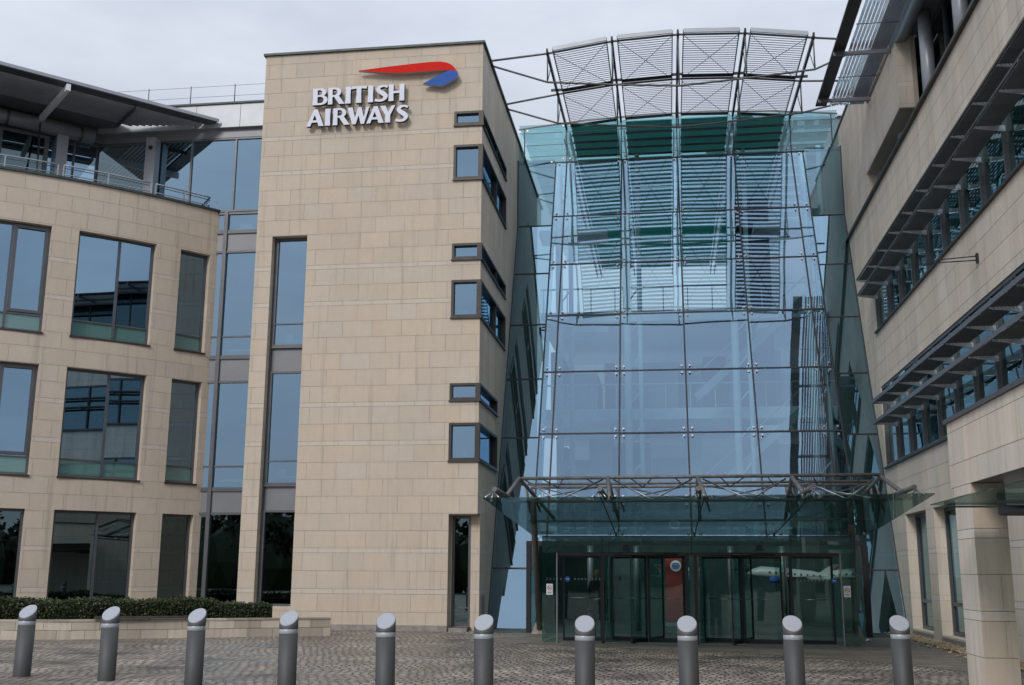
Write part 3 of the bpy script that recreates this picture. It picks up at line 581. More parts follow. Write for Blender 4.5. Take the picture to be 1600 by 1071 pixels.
# ------------------------------------------------------------------ right wing
RW = thing('office_wing', 'right weathered sandstone office wing with ribbon windows and louvred sunshades, nearest the camera', 'building', (10, 25, 0))
b2 = [33.5 - 1.6 * i for i in range(0, 19)]
rh = [(6.0, 33.5, 8.75, 11.1, .2), (6.0, 33.4, 4.66, 7.05, .2)]
gw = [(28.78, 31.16), (25.2, 27.95), (22.6, 24.35)]
rh += [(a, b, .18, 3.17, .36) for a, b in gw]
wall('lower_wall', mpR, 6, 46, -.02, 12.8, rh, RW, M['stone_r'], seed=31, bw=1.05, J=.008)
wall('upper_end_wall', mpR, 28.47, 46, 12.8, 17.2, [(28.47, 33.5, 12.8, 13.8, .5)], RW, M['stone_r'], seed=32, bw=1.05, J=.006)
bm = bm_new(); box(bm, XR - .1, XR + .3, 6, 38.4, 12.8, 12.88); obj('ledge_coping', bm, M['frame_d'], RW)
bm = bm_new(); box(bm, XR - .04, XR + .4, 31.9, 46, 17.2, 17.28); obj('coping', bm, M['coping'], RW)
wall('return_wall', lambda s, z, d: (s, 28.47 - d, z), XR, 6.78, 13.8, 15.9, [], RW, M['stone_r'], seed=33)
bm = bm_new(); box(bm, XR + .01, 6.9, 28.48, 33.4, 13.78, 15.9); obj('wall_core', bm, M['mortar'], RW)
bm = bm_new(); tube(bm, [(6.5, 28.85, 15.9), (6.5, 32.4, 15.9), (6.5, 32.6, 15.9)], .2, 20); obj('stone_roll', bm, M['conc'], RW, True)
bm = bm_new(); tube(bm, [(6.52, 5, 15.9), (6.52, 28.83, 15.9)], .25, 20); obj('roof_tube', bm, M['panel_l'], RW, True)
bm = bm_new(); box(bm, 6.6, 12, 5, 28.45, 15.85, 16.2); box(bm, 6.95, 12, 28.46, 46, 15.85, 16.2); obj('roof_slab', bm, M['soffit'], RW)
for y in (33.45, 30.3, 27.15, 24.0, 20.85, 17.7, 14.5):
    bm = bm_new(); tube(bm, [(6.86, y, 12.8), (6.86, y, 15.85)], .17, 20); obj('column', bm, M['panel_l'], RW, True)
mpU = lambda s, z, d: (7.25 - d, s, z)
window(RW, mpU, 6, 36, 12.85, 15.85, 0, mull=[35.9 - 1.55 * i for i in range(1, 19)], trans=(), fw=.07, g='pane_dark', name='terrace_glazing')
bm = bm_new()
for i in range(12): box(bm, 7.55, 7.6, 6, 28.3, 13.2 + i * .2, 13.28 + i * .2)
obj('venetian_blind', bm, M['blind'], RW)
for z0, z1, sz in ((8.75, 11.1, 33.5), (4.66, 7.05, 33.4)):
    window(RW, mpR, 6, sz, z0, z1, -.16, mull=[33.45 - 1.62 * i - .0 for i in range(1, 17)], trans=(), fw=.08, fd=.14, sill=.07, g='pane_teal', name='ribbon_window')
for zs_, nm in ((10.35, 0), (9.87, 0), (6.38, 1), (5.78, 1)):
    y1 = 33.35 if not nm else 32.2; w = .53
    fb = bm_new(); box(fb, XR - w, XR - w + .03, 6, y1, zs_ - .02, zs_ + (.075 if nm else .03)); sf = obj('sunshade_shelf', fb, M['louvre'] if nm else M['frame_d'], RW)
    for i in range(7):
        x = XR - w + .06 + i * .065
        bm = bm_new(); hexa(bm, [(x, 6, zs_), (x + .05, 6, zs_ - .02), (x + .05, y1, zs_ - .02), (x, y1, zs_), (x, 6, zs_ + .012), (x + .05, 6, zs_ - .008), (x + .05, y1, zs_ - .008), (x, y1, zs_ + .012)]); obj('louvre_slat', bm, M['soffit'], sf)
    for i in range(0, 17):
        y = 33.3 - 1.62 * i
        if y > y1: continue
        bm = bm_new(); hexa(bm, [(XR - w + .03, y - .02, zs_ - .05), (XR + .05, y - .02, zs_ - .14), (XR + .05, y + .02, zs_ - .14), (XR - w + .03, y + .02, zs_ - .05), (XR - w + .03, y - .02, zs_ - .022), (XR + .05, y - .02, zs_ - .024), (XR + .05, y + .02, zs_ - .024), (XR - w + .03, y + .02, zs_ - .022)]); obj('bracket', bm, M['louvre_l'], sf)
for a, b in gw:
    window(RW, mpR, a, b, .18, 3.17, -.34, mull=(), trans=(.9,), fw=.09, g='pane_dark', sill=-.02, sillm='conc', thin=.9)
    bm = bm_new(); mbox(bm, mpR, a, b, -.02, .14, -.1, .02); obj('plinth', bm, M['conc'], RW)
rooms(RW, [(10.5, 10.6, 6, 38, 0, 16), (6.7, 10.5, 6, 38, 3.5, 4.2), (6.7, 10.5, 6, 38, 7.6, 8.3), (6.7, 10.5, 6, 38, 11.7, 12.5)])
for z in (9.15, 5.1):
    bm = bm_new()
    for i in range(8): box(bm, 6.95, 7.0, 20, 33, z + i * .2, z + .085 + i * .2)
    obj('venetian_blind', bm, M['blind'], RW)
# big louvred roof shade of the right wing
t = bm_new(); box(t, 4.84, 5.17, 5, 32.75, 15.80, 15.86); rs = obj('roof_sunshade', t, M['frame_d'], RW)
for i in range(6):
    x = 5.27 + i * .1
    bm = bm_new(); hexa(bm, [(x, 5, 15.83), (x + .06, 5, 15.78), (x + .06, 32.75, 15.78), (x, 32.75, 15.83), (x, 5, 15.845), (x + .06, 5, 15.795), (x + .06, 32.75, 15.795), (x, 32.75, 15.845)]); obj('louvre_slat', bm, M['louvre_l'], rs)
for i in range(7):
    x = 5.87 + i * .062
    bm = bm_new(); hexa(bm, [(x, 5, 15.83), (x + .04, 5, 15.79), (x + .04, 32.75, 15.79), (x, 32.75, 15.83), (x, 5, 15.845), (x + .04, 5, 15.805), (x + .04, 32.75, 15.805), (x, 32.75, 15.845)]); obj('louvre_slat', bm, M['louvre'], rs)
for y in (32.15, 29.03, 25.9, 22.8, 19.7, 16.6, 13.5):
    bm = bm_new(); box(bm, 4.84, 6.4, y - .035, y + .035, 15.66, 15.765); obj('bracket', bm, M['louvre'], rs)
for y in (30.6, 27.4, 24.3, 21.2, 18.1):
    bm = bm_new(); tube(bm, [(5.2, y, 15.74), (6.3, y, 15.74)], .012, 6); obj('tie_rod', bm, M['frame'], rs)
t = thing('flag_bracket', 'thin black twin-rod arm sticking out of the right stone wall below the upper windows', 'bracket', (6.38, 22.55, 7.9))
bm = bm_new(); tube(bm, [(6.38, 22.55, 7.95), (5.43, 22.55, 7.88)], .012, 6); obj('rod', bm, M['steel_d'], t)
bm = bm_new(); tube(bm, [(6.38, 22.55, 7.86), (5.43, 22.55, 7.83)], .012, 6); obj('rod', bm, M['steel_d'], t)
bm = bm_new(); box(bm, 6.34, 6.385, 22.5, 22.6, 7.8, 8.0); obj('base_plate', bm, M['steel_d'], t)
bm = bm_new(); box(bm, 5.36, 5.46, 22.51, 22.59, 7.8, 7.9); obj('end_clamp', bm, M['steel_d'], t)

# ------------------------------------------------------------------ stone porch at the right edge
PO = thing('stone_porch', 'square sandstone porch with pier and small glass canopy at the right edge', 'porch', (5, 15, 0))
mpP = lambda s, z, d: (4.17 - d, s, z)
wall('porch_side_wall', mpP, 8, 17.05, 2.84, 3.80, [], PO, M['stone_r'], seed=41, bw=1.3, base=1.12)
wall('porch_back_wall', lambda s, z, d: (s, 17.05 + d, z), 4.17, 6.38, 2.84, 3.80, [], PO, M['stone_r'], seed=42)
bm = bm_new(); box(bm, 4.13, 6.37, 8, 17.1, 3.80, 3.86); obj('coping', bm, M['frame'], PO)
bm = bm_new(); box(bm, 4.19, 6.37, 8, 17.03, 2.845, 2.87); obj('soffit', bm, M['panel'], PO)
pr = thing_ = None
pb = bm_new(); box(pb, 4.185, 4.605, 16.015, 16.885, -.02, 2.84); pier = obj('pier', pb, M['mortar'], PO)
wall('pier_face', lambda s, z, d: (4.17 - d, s, z), 16.0, 16.9, -.02, 2.84, [], pier, M['stone_r'], seed=43, bw=.9, base=1.15)  # left face toned lighter: its light is put into the stone colour
wall('pier_face', lambda s, z, d: (s, 16.0 - d, z), 4.17, 4.62, -.02, 2.84, [], pier, M['stone'], seed=44, bw=.9, base=.95)  # front face toned darker: its shade is put into the stone colour
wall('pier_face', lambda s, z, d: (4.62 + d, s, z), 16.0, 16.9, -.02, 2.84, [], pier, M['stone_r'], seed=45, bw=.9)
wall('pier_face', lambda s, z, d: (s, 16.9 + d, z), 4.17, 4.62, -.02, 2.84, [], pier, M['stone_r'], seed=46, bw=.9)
bm = bm_new(); box(bm, 3.5, 6.2, 10, 15.5, 2.505, 2.52); obj('glass_canopy', bm, M['canopyg'], PO)
bm = bm_new(); tube(bm, [(4.3, 15.2, 2.42), (6.3, 15.2, 2.42)], .07, 12); tube(bm, [(3.7, 15.46, 2.485), (6.3, 15.46, 2.485)], .015, 6); tube(bm, [(4.0, 14.2, 2.47), (6.3, 14.2, 2.47)], .02, 8); obj('canopy_beam', bm, M['frame'], PO)

# ------------------------------------------------------------------ glass atrium
AT = thing('glass_atrium', 'tall leaning blue glass atrium front between the stone tower and the right wing', 'building', (.6, 38, 0))
ZT = 16.45; YT = 29.9 + .5 * ZT
def mpF(s, z, d):
    y = 29.9 + .5 * z if z <= ZT else YT - .0
    return (s, y - d * .894, z + d * .447) if z <= ZT else (s, y - d, z)
def mpV(s, z, d): return (s, YT - d, z)
def topz(x): return 17.82 + .34 * (1 - ((x - .62) / 5.8) ** 2)
FX = [-3.8, -3.4, -1.38, .65, 2.68, 4.7, 5.1]; FZ = [2.42, 3.6, 5.68, 7.77, 9.83, 11.87, 13.93, ZT]
def fit(par, mp, x, z):
    c = Vector(mp(x, z, 0)); n = (Vector(mp(x, z, 1)) - c).normalized()
    bm = bm_new(); tube(bm, [c + n * .005, c + n * .05], .038, 10); obj('bolt', bm, M['steel_b'], par)
def gpane(mp, x0, x1, z0, z1, m, fitx=True, tilt=.006, zfun=None):
    bm = bm_new(); g = .012; t = [PRND.uniform(-tilt, tilt) for _ in range(3)]
    za, zb = z0 + g, z1 - g
    tl = zfun(x0) - g if zfun else zb; tr_ = zfun(x1) - g if zfun else zb
    quad(bm, [mp(x0 + g, za, t[0]), mp(x1 - g, za, t[1]), mp(x1 - g, tr_, t[2]), mp(x0 + g, tl, t[0] - t[1] + t[2])])
    o = obj('glass_pane', bm, m, AT)
    if fitx:
        e = .12
        xs_ = [x0 + e, x1 - e] if x1 - x0 > .6 else [(x0 + x1) / 2 + (-.07 if x0 < 0 else .07)]
        for x in xs_:
            fit(o, mp, x, z0 + e); fit(o, mp, x, (z1 if not zfun else zfun(x)) - e)
    return o
for x0, x1 in zip(FX, FX[1:]):
    for z0, z1 in zip(FZ, FZ[1:]): gpane(mpF, x0, x1, z0, z1, M['atrium'])
TXs = [TX1, -4.98, -3.4, -1.38, .65, 2.68, 4.7, 6.15, XR]
for x0, x1 in zip(TXs, TXs[1:]): gpane(mpV, x0, x1, ZT, 0, M['atrium_c'], True, .004, topz)
# joints read as dark silicone lines
for x in FX:
    bm = bm_new(); w = .05; hexa(bm, [mpF(x - w / 2, 0 if x in (-3.8, 5.1) else 2.42, -.02), mpF(x + w / 2, 0 if x in (-3.8, 5.1) else 2.42, -.02), mpF(x + w / 2, 0 if x in (-3.8, 5.1) else 2.42, .012), mpF(x - w / 2, 0 if x in (-3.8, 5.1) else 2.42, .012), mpF(x - w / 2, ZT, -.02), mpF(x + w / 2, ZT, -.02), mpF(x + w / 2, ZT, .012), mpF(x - w / 2, ZT, .012)]); obj('vertical_joint', bm, M['steel_d'], AT)
for z in FZ[1:-1]:
    bm = bm_new(); mbox(bm, mpF, FX[0], FX[-1], z - .024, z + .024, -.02, .010); obj('horizontal_joint', bm, M['steel_d'], AT)
bm = bm_new(); box(bm, TX1, XR, YT - .03, YT + .03, ZT - .035, ZT + .012); obj('transom', bm, M['steel_d'], AT)
for x in TXs[1:-1]:
    bm = bm_new(); box(bm, x - .018, x + .018, YT - .014, YT + .02, ZT, topz(x)); obj('vertical_joint', bm, M['steel_d'], AT)
bm = bm_new()
for i in range(20):
    a = TX1 + (XR - TX1) * i / 20; b = TX1 + (XR - TX1) * (i + 1) / 20
    hexa(bm, [(a, YT - .03, topz(a) - .02), (b, YT - .03, topz(b) - .02), (b, YT + .03, topz(b) - .02), (a, YT + .03, topz(a) - .02), (a, YT - .03, topz(a) + .02), (b, YT - .03, topz(b) + .02), (b, YT + .03, topz(b) + .02), (a, YT + .03, topz(a) + .02)])
obj('top_rail', bm, M['steel'], AT)
# wings (less steep) with vertical upper part, and the side returns
def wy(z): return 31.8 + .43 * z if z < 13.9 else 31.8 + .43 * 13.9
WZ = [0, 1.70, 3.7, 5.76, 7.8, 9.83, 11.87, 13.9, ZT]
mpWg = lambda s, z, d: (s, wy(z) - d, z)
for x0, x1 in ((TX1, -3.8), (5.1, XR)):
    for z0, z1 in zip(WZ, WZ[1:]):
        o = gpane(mpWg, x0, x1, z0, z1, M['wing'], False)
        xx = x1 - .12 if x1 < 0 else x0 + .12
        for zz in (z0 + .12, z1 - .12): fit(o, mpWg, xx, zz)
        bm = bm_new(); mbox(bm, mpWg, x0, x1, z0 - .024, z0 + .024, -.02, .012); obj('horizontal_joint', bm, M['steel_d'], AT)
for x in (-3.8, 5.1):
    for z0, z1 in zip(WZ, WZ[1:]):
        bm = bm_new(); quad(bm, [(x, 29.9 + .5 * z0, z0), (x, wy(z0), z0), (x, max(wy(z1), 29.9 + .5 * z1), z1), (x, 29.9 + .5 * z1, z1)]); o = obj('glass_pane', bm, M['atrium_c'], AT)
# edge posts at the stone
for x, dx in ((TX1 + .02, 0), (XR - .02, 0)):
    bm = bm_new()
    for z0, z1 in zip(WZ, WZ[1:]): bar(bm, (x, wy(z0) - .02, z0), (x, wy(z1) - .02, z1), .04, .05)
    obj('edge_trim', bm, M['frame_d'], AT)
# interior: floor, galleries, back wall, masts, roof
bm = bm_new(); quad(bm, [(-5.1, 30, .01), (6.3, 30, .01), (6.3, 58, .01), (-5.1, 58, .01)]); obj('lobby_floor', bm, M['lobby'], AT)
bm = bm_new(); box(bm, -5.15, 6.35, 58, 58.2, 0, 14); obj('back_wall', bm, M['ceiling'], AT)
for z in (3.6, 7.7, 11.8):
    bm = bm_new(); box(bm, -5.1, 6.3, 44.5, 54, z, z + .45); g_ = obj('gallery_floor', bm, M['white'], AT)
    bm = bm_new(); tube(bm, [(-5.1, 44.5, z + 1.45), (6.3, 44.5, z + 1.45)], .04, 6); 
    for i in range(12): box(bm, -5 + i, -4.96 + i, 44.48, 44.52, z + .45, z + 1.45)
    obj('gallery_rail', bm, M['white'], g_)
for x in (-4.0, -1.38, 2.68, 5.5):
    bm = bm_new(); tube(bm, [(x, 41.5, 0), (x, 41.2, 17.6)], .14, 12)
    tube(bm, [(x + .5, 41.3, 0), (x + .5, 40.6, 17.6)], .09, 8)
    for i in range(12): tube(bm, [(x, 41.4, 1 + i * 1.35), (x + .5, 41.1, 1.6 + i * 1.35)], .03, 6)
    obj('steel_mast', bm, M['white'], AT)
rnd = random.Random(77)
for zi, z in enumerate((.0, 4.05, 8.15, 12.25)):
    x = -5.0
    while x < 6.0 and zi < 3:
        w = rnd.choice((.6, 1.1, 1.6)); bm = bm_new(); h = rnd.uniform(2.0, 3.3)
        box(bm, x, min(x + w - .12, 6.2), 49 + rnd.uniform(-2, 2), 51.5, z + .05, z + h); obj('office_partition', bm, M[rnd.choice(('ceiling', 'panel', 'interior', 'panel_l'))], AT); x += w
    for k in range(5 if zi == 0 else 0):
        bm = bm_new(); box(bm, -4.2 + k * 2.1, -3.1 + k * 2.1, 46, 46.25, z + 3.38, z + 3.42); obj('added_glow_strip', bm, M['glow'], AT)  # added glowing strips, not real fittings
bm = bm_new(); box(bm, 2.95, 4.5, 45.2, 47, 0, 17.2); obj('lift_shaft', bm, M['interior'], AT)
for k in range(3):
    bm = bm_new(); z = 0 if k == 0 else .05 + 4.1 * k - .05
    for i in range(16): box(bm, 1.2 + i * .27, 1.2 + (i + 1) * .27, 42.2, 43.4, z + i * .25, z + .08 + i * .25)
    bar(bm, (1.2, 42.2, z + .9), (5.5, 42.2, z + 4.7), .05, .05); bar(bm, (1.2, 42.2, z), (5.5, 42.2, z + 3.9), .06, .3); obj('stair_flight', bm, M['panel_l'], AT)
for x0, x1 in ((-5.0, -2.2), (3.7, 6.2)):
    bm = bm_new()
    for z in (0, 4.05, 8.15, 12.25): box(bm, x0, x1, 43.0, 44.4, z + 2.9, z + 3.15)
    obj('lift_lobby', bm, M['white'], AT)
# roof, glass with teal blinds in the four middle bays
YB_ = 58
roofz = lambda y: 17.95 + (y - YT) * .02
bm = bm_new(); quad(bm, [(TX1, YT, roofz(YT) + .02), (XR, YT, roofz(YT) + .02), (XR, YB_, roofz(YB_)), (TX1, YB_, roofz(YB_))]); rf = obj('glass_roof', bm, M['roofg'], AT)
for i in range(16):
    y = YT + .45 + i * 1.25
    bm = bm_new(); box(bm, TX1, XR, y, y + .06, roofz(y) - .12, roofz(y) - .01); obj('purlin', bm, M['louvre_l'], rf)
for x0, x1 in zip(FX[1:-1], FX[2:-1]):
    zb = topz((x0 + x1) / 2) - .2
    bm = bm_new(); hexa(bm, [(x0 + .17, YT + .1, zb), (x1 - .17, YT + .1, zb), (x1 - .17, 41.0, 17.72), (x0 + .17, 41.0, 17.72), (x0 + .17, YT + .1, zb + .02), (x1 - .17, YT + .1, zb + .02), (x1 - .17, 41.0, 17.74), (x0 + .17, 41.0, 17.74)]); tp_ = obj('teal_blind', bm, M['teal'], rf)
    for q in range(4):
        y = YT + .35 + q * .72
        bm = bm_new(); box(bm, x0 + .15, x1 - .15, y, y + .06, 17.60, 17.68); obj('blind_bar', bm, M['steel_d'], rf)
    for q in range(9):
        y = 41.1 + q * 1.82
        bm = bm_new(); hexa(bm, [(x0 + .17, y, 17.66), (x1 - .17, y, 17.66), (x1 - .17, y + 1.72, 17.70), (x0 + .17, y + 1.72, 17.70), (x0 + .17, y, 17.68), (x1 - .17, y, 17.68), (x1 - .17, y + 1.72, 17.72), (x0 + .17, y + 1.72, 17.72)]); obj('blind_section', bm, M['teal'], tp_)
for x in FX[1:-1]:
    bm = bm_new(); box(bm, x - .13, x - .08, YT + .1, YB_, 17.40, 17.7); obj('roof_rib', bm, M['louvre_l'], rf)
    bm = bm_new(); box(bm, x + .08, x + .13, YT + .1, YB_, 17.40, 17.7); obj('roof_rib', bm, M['louvre_l'], rf)

# rear building seen above the atrium roof on the right
RB = thing('rear_building', 'pale grey roof with a ribbed dome vent just showing behind the atrium at the right', 'building', (7, 56, 0))
bm = bm_new(); box(bm, 4.4, 14, 59, 75, 0, 26.6); obj('wall', bm, M['panel'], RB)
bm = bm_new(); hexa(bm, [(2.8, 58.8, 26.5), (14, 58.8, 26.5), (14, 76, 26.5), (2.8, 76, 26.5), (3.4, 60, 27.1), (14, 60, 27.1), (14, 76, 27.1), (3.4, 76, 27.1)]); rr = obj('roof', bm, M['panel_l'], RB)
bm = bm_new()
for i, (r0, z) in enumerate(((.75, 0), (.72, .14), (.6, .3), (.4, .43), (.2, .5))): tube(bm, [(4.85, 60.6, 27.0 + z), (4.85, 60.6, 27.08 + z)], r0, 16)
tube(bm, [(4.85, 60.6, 26.9), (4.85, 60.6, 27.5)], .15, 8); obj('dome_vent', bm, M['frame'], rr)

# ------------------------------------------------------------------ sun canopy (lens trusses with louvred panels)
SC = thing('sun_canopy', 'white louvred steel sun canopy on bowed trusses above the atrium glass', 'canopy', (.65, 34.5, 17.5))
def arcz(x, e, c): return e + (c - e) * max(0, 1 - ((x - .65) / 5.0) ** 2)
YA, YB, YC = 31.5, 34.8, 38.12
def zt(y, x):
    t = (y - YA) / (YC - YA); e = 17.30 + .32 * t; c = 17.87 + .16 * t
    return e + (c - e) * max(-.05, 1 - ((x - .65) / 5.0) ** 2)
RX = [-3.4, -1.38, .65, 2.68, 4.7]
for y, xl, xr, hasb in ((YA, TX1, 4.98, True), (YB, TX1, 4.98, True)):
    tb = bm_new(); tube(tb, [(TX1, y, 17.36)] + [(x, y, zt(y, x)) for x in RX] + [(xr + .5 if y == YA else 6.3, y, zt(y, 5.2))], .036, 8); tr = obj('truss', tb, M['steel'], SC)
    low = {-3.4: 16.53, -1.38: 16.33, .65: 16.17, 2.68: 16.30, 4.7: 16.46}
    bm = bm_new(); tube(bm, [(TX1, y, 17.2)] + [(x, y, low[x] + (.04 if y == YB else 0)) for x in RX] + [(5.6 if y == YA else 6.3, y, 16.85)], .034, 8); obj('lower_chord', bm, M['steel_r'], tr)
    for x in RX:
        bm = bm_new(); tube(bm, [(x, y, low[x]), (x, y, zt(y, x))], .024, 8); tube(bm, [(x, y, low[x]), (x, y + 1.0, zt(y + 1, x))], .016, 6); obj('strut', bm, M['steel'], tr)
for x in RX:
    bm = bm_new(); bar(bm, (x, YA - .12, zt(YA - .12, x)), (x, YC, zt(YC, x)), .07, .12); 
    bar(bm, (x, YA - .12, zt(YA, x) - .03), (x, YA - .12, zt(YA, x) + .1), .06, .06); obj('rib', bm, M['steel_d'], SC)
for x0, x1 in zip(RX, RX[1:]):
    for ya, yb in ((YA - .14, YB - .12), (YB + .05, YC - .05)):
        a, b = x0 + .17, x1 - .17; up = .09
        pf = bm_new()
        P = lambda x, y: Vector((x, y, zt(y, x0) + (zt(y, x1) - zt(y, x0)) * (x - x0) / (x1 - x0) + up - .03))
        for x in (a, b): bar(pf, P(x, ya), P(x, yb), .03, .07)
        bar(pf, P(a, ya), P(b, ya), .05, .13, 1); bar(pf, P(a, yb), P(b, yb), .16, .05, 0)
        pn = obj('louvre_panel', pf, None, SC, mats=[M['steel_d'], M['panel_l']])
        n = 20
        for k in range(n):
            y = ya + .14 + (yb - ya - .25) * k / (n - 1)
            bm = bm_new(); p = P(a, y); q = P(b, y)
            hexa(bm, [p + Vector((0, -.038, -.010)), q + Vector((0, -.038, -.010)), q + Vector((0, .038, .012)), p + Vector((0, .038, .012)), p + Vector((0, -.038, .002)), q + Vector((0, -.038, .002)), q + Vector((0, .038, .024)), p + Vector((0, .038, .024))])
            obj('louvre_slat', bm, M['slat'], pn)
        bm = bm_new(); dz = Vector((0, 0, -.09)); tube(bm, [P(a, ya + .1) + dz, P(b, yb) + dz], .009, 5); tube(bm, [P(b, ya + .1) + dz, P(a, yb) + dz], .009, 5); obj('cross_cable', bm, M['steel_d'], pn)
for x in RX:
    for y in (YB - .35,):
        bm = bm_new(); box(bm, x - .2, x + .2, y, y + .05, zt(y, x) - .02, zt(y, x) + .06); obj('cleat', bm, M['steel_d'], SC)

# ------------------------------------------------------------------ entrance canopy
EC = thing('entrance_canopy', 'low green glass entrance canopy hung from a tubular steel truss', 'canopy', (.65, 25, 2.9))
ec = lambda x, y, dz=0: (x, y, 2.98 - .0625 * (y - 21) + dz + (.05 * (x + 3.5) / 8.3 * (y < 24)))
CX = [-3.54, -1.26, .69, 2.66, 4.86]; CB = [-3.48, -1.31, .65, 2.60, 4.88]
for i in range(4):
    bm = bm_new(); g = .012
    p = [ec(CX[i] + g, 21), ec(CX[i + 1] - g, 21), ec(CB[i + 1] - g, 28.2), ec(CB[i] + g, 28.2)]
    hexa(bm, p + [(a, b, c + .019) for a, b, c in p]); o = obj('glass_sheet', bm, M['canopyg'], EC)
    for x, y in ((CX[i] + .15, 21.2), (CX[i + 1] - .15, 21.2), (CB[i] + .15, 28.0), (CB[i + 1] - .15, 28.0)):
        q = Vector(ec(x, y)); fb = bm_new(); tube(fb, [q + Vector((0, 0, -.03)), q + Vector((0, 0, .05))], .035, 8); obj('bolt', fb, M['steel_b'], o)
for x, xb in zip(CX[1:4], CB[1:4]):
    bm = bm_new(); bar(bm, ec(x, 21, .008), ec(xb, 28.2, .008), .02, .026); obj('glass_joint', bm, M['steel_d'], EC)
Yt, zt_ = 24.0, 3.61; Yr = 25.7
tX = [-3.22, -1.28, .65, 2.63, 4.46]
tb = bm_new(); tube(tb, [(tX[0], Yt, zt_ - .0), (tX[-1], Yt, zt_ + .04)], .038, 10); tr = obj('truss', tb, M['steel_r'], EC)
for y, z in ((24.6, 3.53), (25.2, 3.50)):
    bm = bm_new(); tube(bm, [(tX[0] + .1, y, z), (tX[-1] - .1, y, z + .03)], .03, 8); obj('rear_chord', bm, M['steel_r'], tr)
for y, z in ((22.6, 3.02), (26.6, 2.80)):
    bm = bm_new(); tube(bm, [(tX[0] - .1, y, z), (tX[-1] + .2, y, z + .03)], .03, 8); obj('lower_chord', bm, M['steel_r'], tr)
for i in range(4):
    a, b = tX[i], tX[i + 1]
    for q in range(1, 4):
        xx = a + (b - a) * q / 4; x2 = a + (b - a) * (q + (.5 if q % 2 else -.5)) / 4
        bm = bm_new(); tube(bm, [(xx, Yt, 3.61), (x2, 25.2, 3.5)], .014, 6); obj('lacing_bar', bm, M['steel'], tr)
    for xx, x2 in ((a + .12, (a + b) / 2), (b - .12, (a + b) / 2)):
        bm = bm_new(); tube(bm, [(xx, 24.05, 3.58), (x2, 22.65, 3.05)], .018, 6); obj('diagonal', bm, M['steel_b'], tr)
for i, x in enumerate(tX):
    bm = bm_new()
    tube(bm, [(x, Yt, zt_), (x + (-.12 if i == 0 else (.25 if i == 4 else .12)), 22.5, 3.06)], .048, 10)
    tube(bm, [(x, Yt, zt_), (x + (.5 if i == 0 else (-.5 if i == 4 else .1)), 26.6, 2.85)], .04, 10)
    tube(bm, [(x, 25.2, 3.5), (x + .06, 25.4, 2.95)], .028, 8); tube(bm, [(x + .12, 25.2, 3.5), (x + .3, 25.4, 2.95)], .024, 8)
    obj('strut', bm, M['steel_r'], tr)
    ax = [-3.25, -1.25, .60, 2.60, 4.40][i]; sgn = [.3, .12, .04, -.25, -.45][i]
    bm = bm_new(); tube(bm, [(ax + sgn * -.25, 21.1, 3.17), (ax + sgn * .35, 22.0, 3.05)], .05, 12); arm = obj('stub_arm', bm, M['steel_r'], EC)
    bm = bm_new()
    for dx in (-.14, .0, .14): tube(bm, [(ax + sgn * -.4, 21.3, 3.14), (ax + sgn * -.4 + dx, 21.1, 3.0)], .014, 6)
    obj('spider_fitting', bm, M['steel_b'], arm)
for i in range(4):
    a, b = tX[i], tX[i + 1]
    bm = bm_new(); tube(bm, [(a + .25, 25.0, 3.5), (b - .25, 22.9, 3.06)], .015, 6); tube(bm, [(b - .25, 25.0, 3.5), (a + .25, 22.9, 3.06)], .015, 6); obj('tie_rod', bm, M['steel_b'], tr)
for p, q in (((-3.44, 29.75, .05), (-3.05, 25.0, 3.25)), ((4.65, 29.75, .05), (4.02, 25.2, 3.3))):
    bm = bm_new(); tube(bm, [p, q], .075, 12); tube(bm, [Vector(p), Vector(p) + Vector((0, 0, .01))], .11, 12); cl = obj('raking_column', bm, M['steel_r'], EC)
    bm = bm_new(); hexa(bm, [(p[0] - .2, 29.55, 0), (p[0] + .2, 29.55, 0), (p[0] + .2, 29.95, 0), (p[0] - .2, 29.95, 0), (p[0] - .1, 29.62, .28), (p[0] + .12, 29.62, .28), (p[0] + .12, 29.9, .28), (p[0] - .1, 29.9, .28)]); obj('column_foot', bm, M['conc'], cl)
for x in CB[1:4]:
    bm = bm_new()
    for dx in (-.12, .12): tube(bm, [(x, 28.15, 2.62), (x + dx, 28.0, 2.54)], .014, 6)
    tube(bm, [(x, 28.15, 2.5), (x, 28.15, 2.68)], .03, 8); obj('spider_fitting', bm, M['steel_b'], EC)

# ------------------------------------------------------------------ glass entrance lobby
EL = thing('entrance_lobby', 'dark green glass entrance box with doors beneath the glass canopy', 'entrance', (.6, 28, 0))
def vpane(pts, nm='glass_screen', m='vest'):
    bm = bm_new(); quad(bm, pts); return obj(nm, bm, M[m], EL)
V0, V1, VY, VZ = -2.95, 4.15, 26.0, 2.42
for a, b in ((V0, -1.54), (-1.54, .52), (.52, 2.76), (2.76, V1)):
    vpane([(a + .008, VY, 2.05), (b - .008, VY, 2.05), (b - .008, VY, VZ), (a + .008, VY, VZ)], 'fanlight', 'fan')
for a, b in ((V0, -2.6), (3.83, V1)): vpane([(a, VY + .002, .02), (b, VY + .002, .02), (b, VY + .002, 2.04), (a, VY + .002, 2.04)])
for x in (V0, V1): vpane([(x, VY, .02), (x, 29.9, .02), (x, 29.9, VZ), (x, VY, VZ)], 'side_screen')
vpane([(V0, VY, VZ), (V1, VY, VZ), (V1, 29.9, VZ), (V0, 29.9, VZ)], 'glass_roof')
bm = bm_new()
for x in (-1.54, .52, 2.76): box(bm, x - .008, x + .008, VY - .01, VY + .01, 2.05, VZ)
box(bm, V0, V1, VY - .012, VY + .012, VZ - .006, VZ + .014); obj('joint_line', bm, M['steel_d'], EL)
bm = bm_new(); box(bm, -2.62, 3.84, 26.05, 26.2, 1.98, 2.06); obj('header_beam', bm, M['frame_d'], EL)
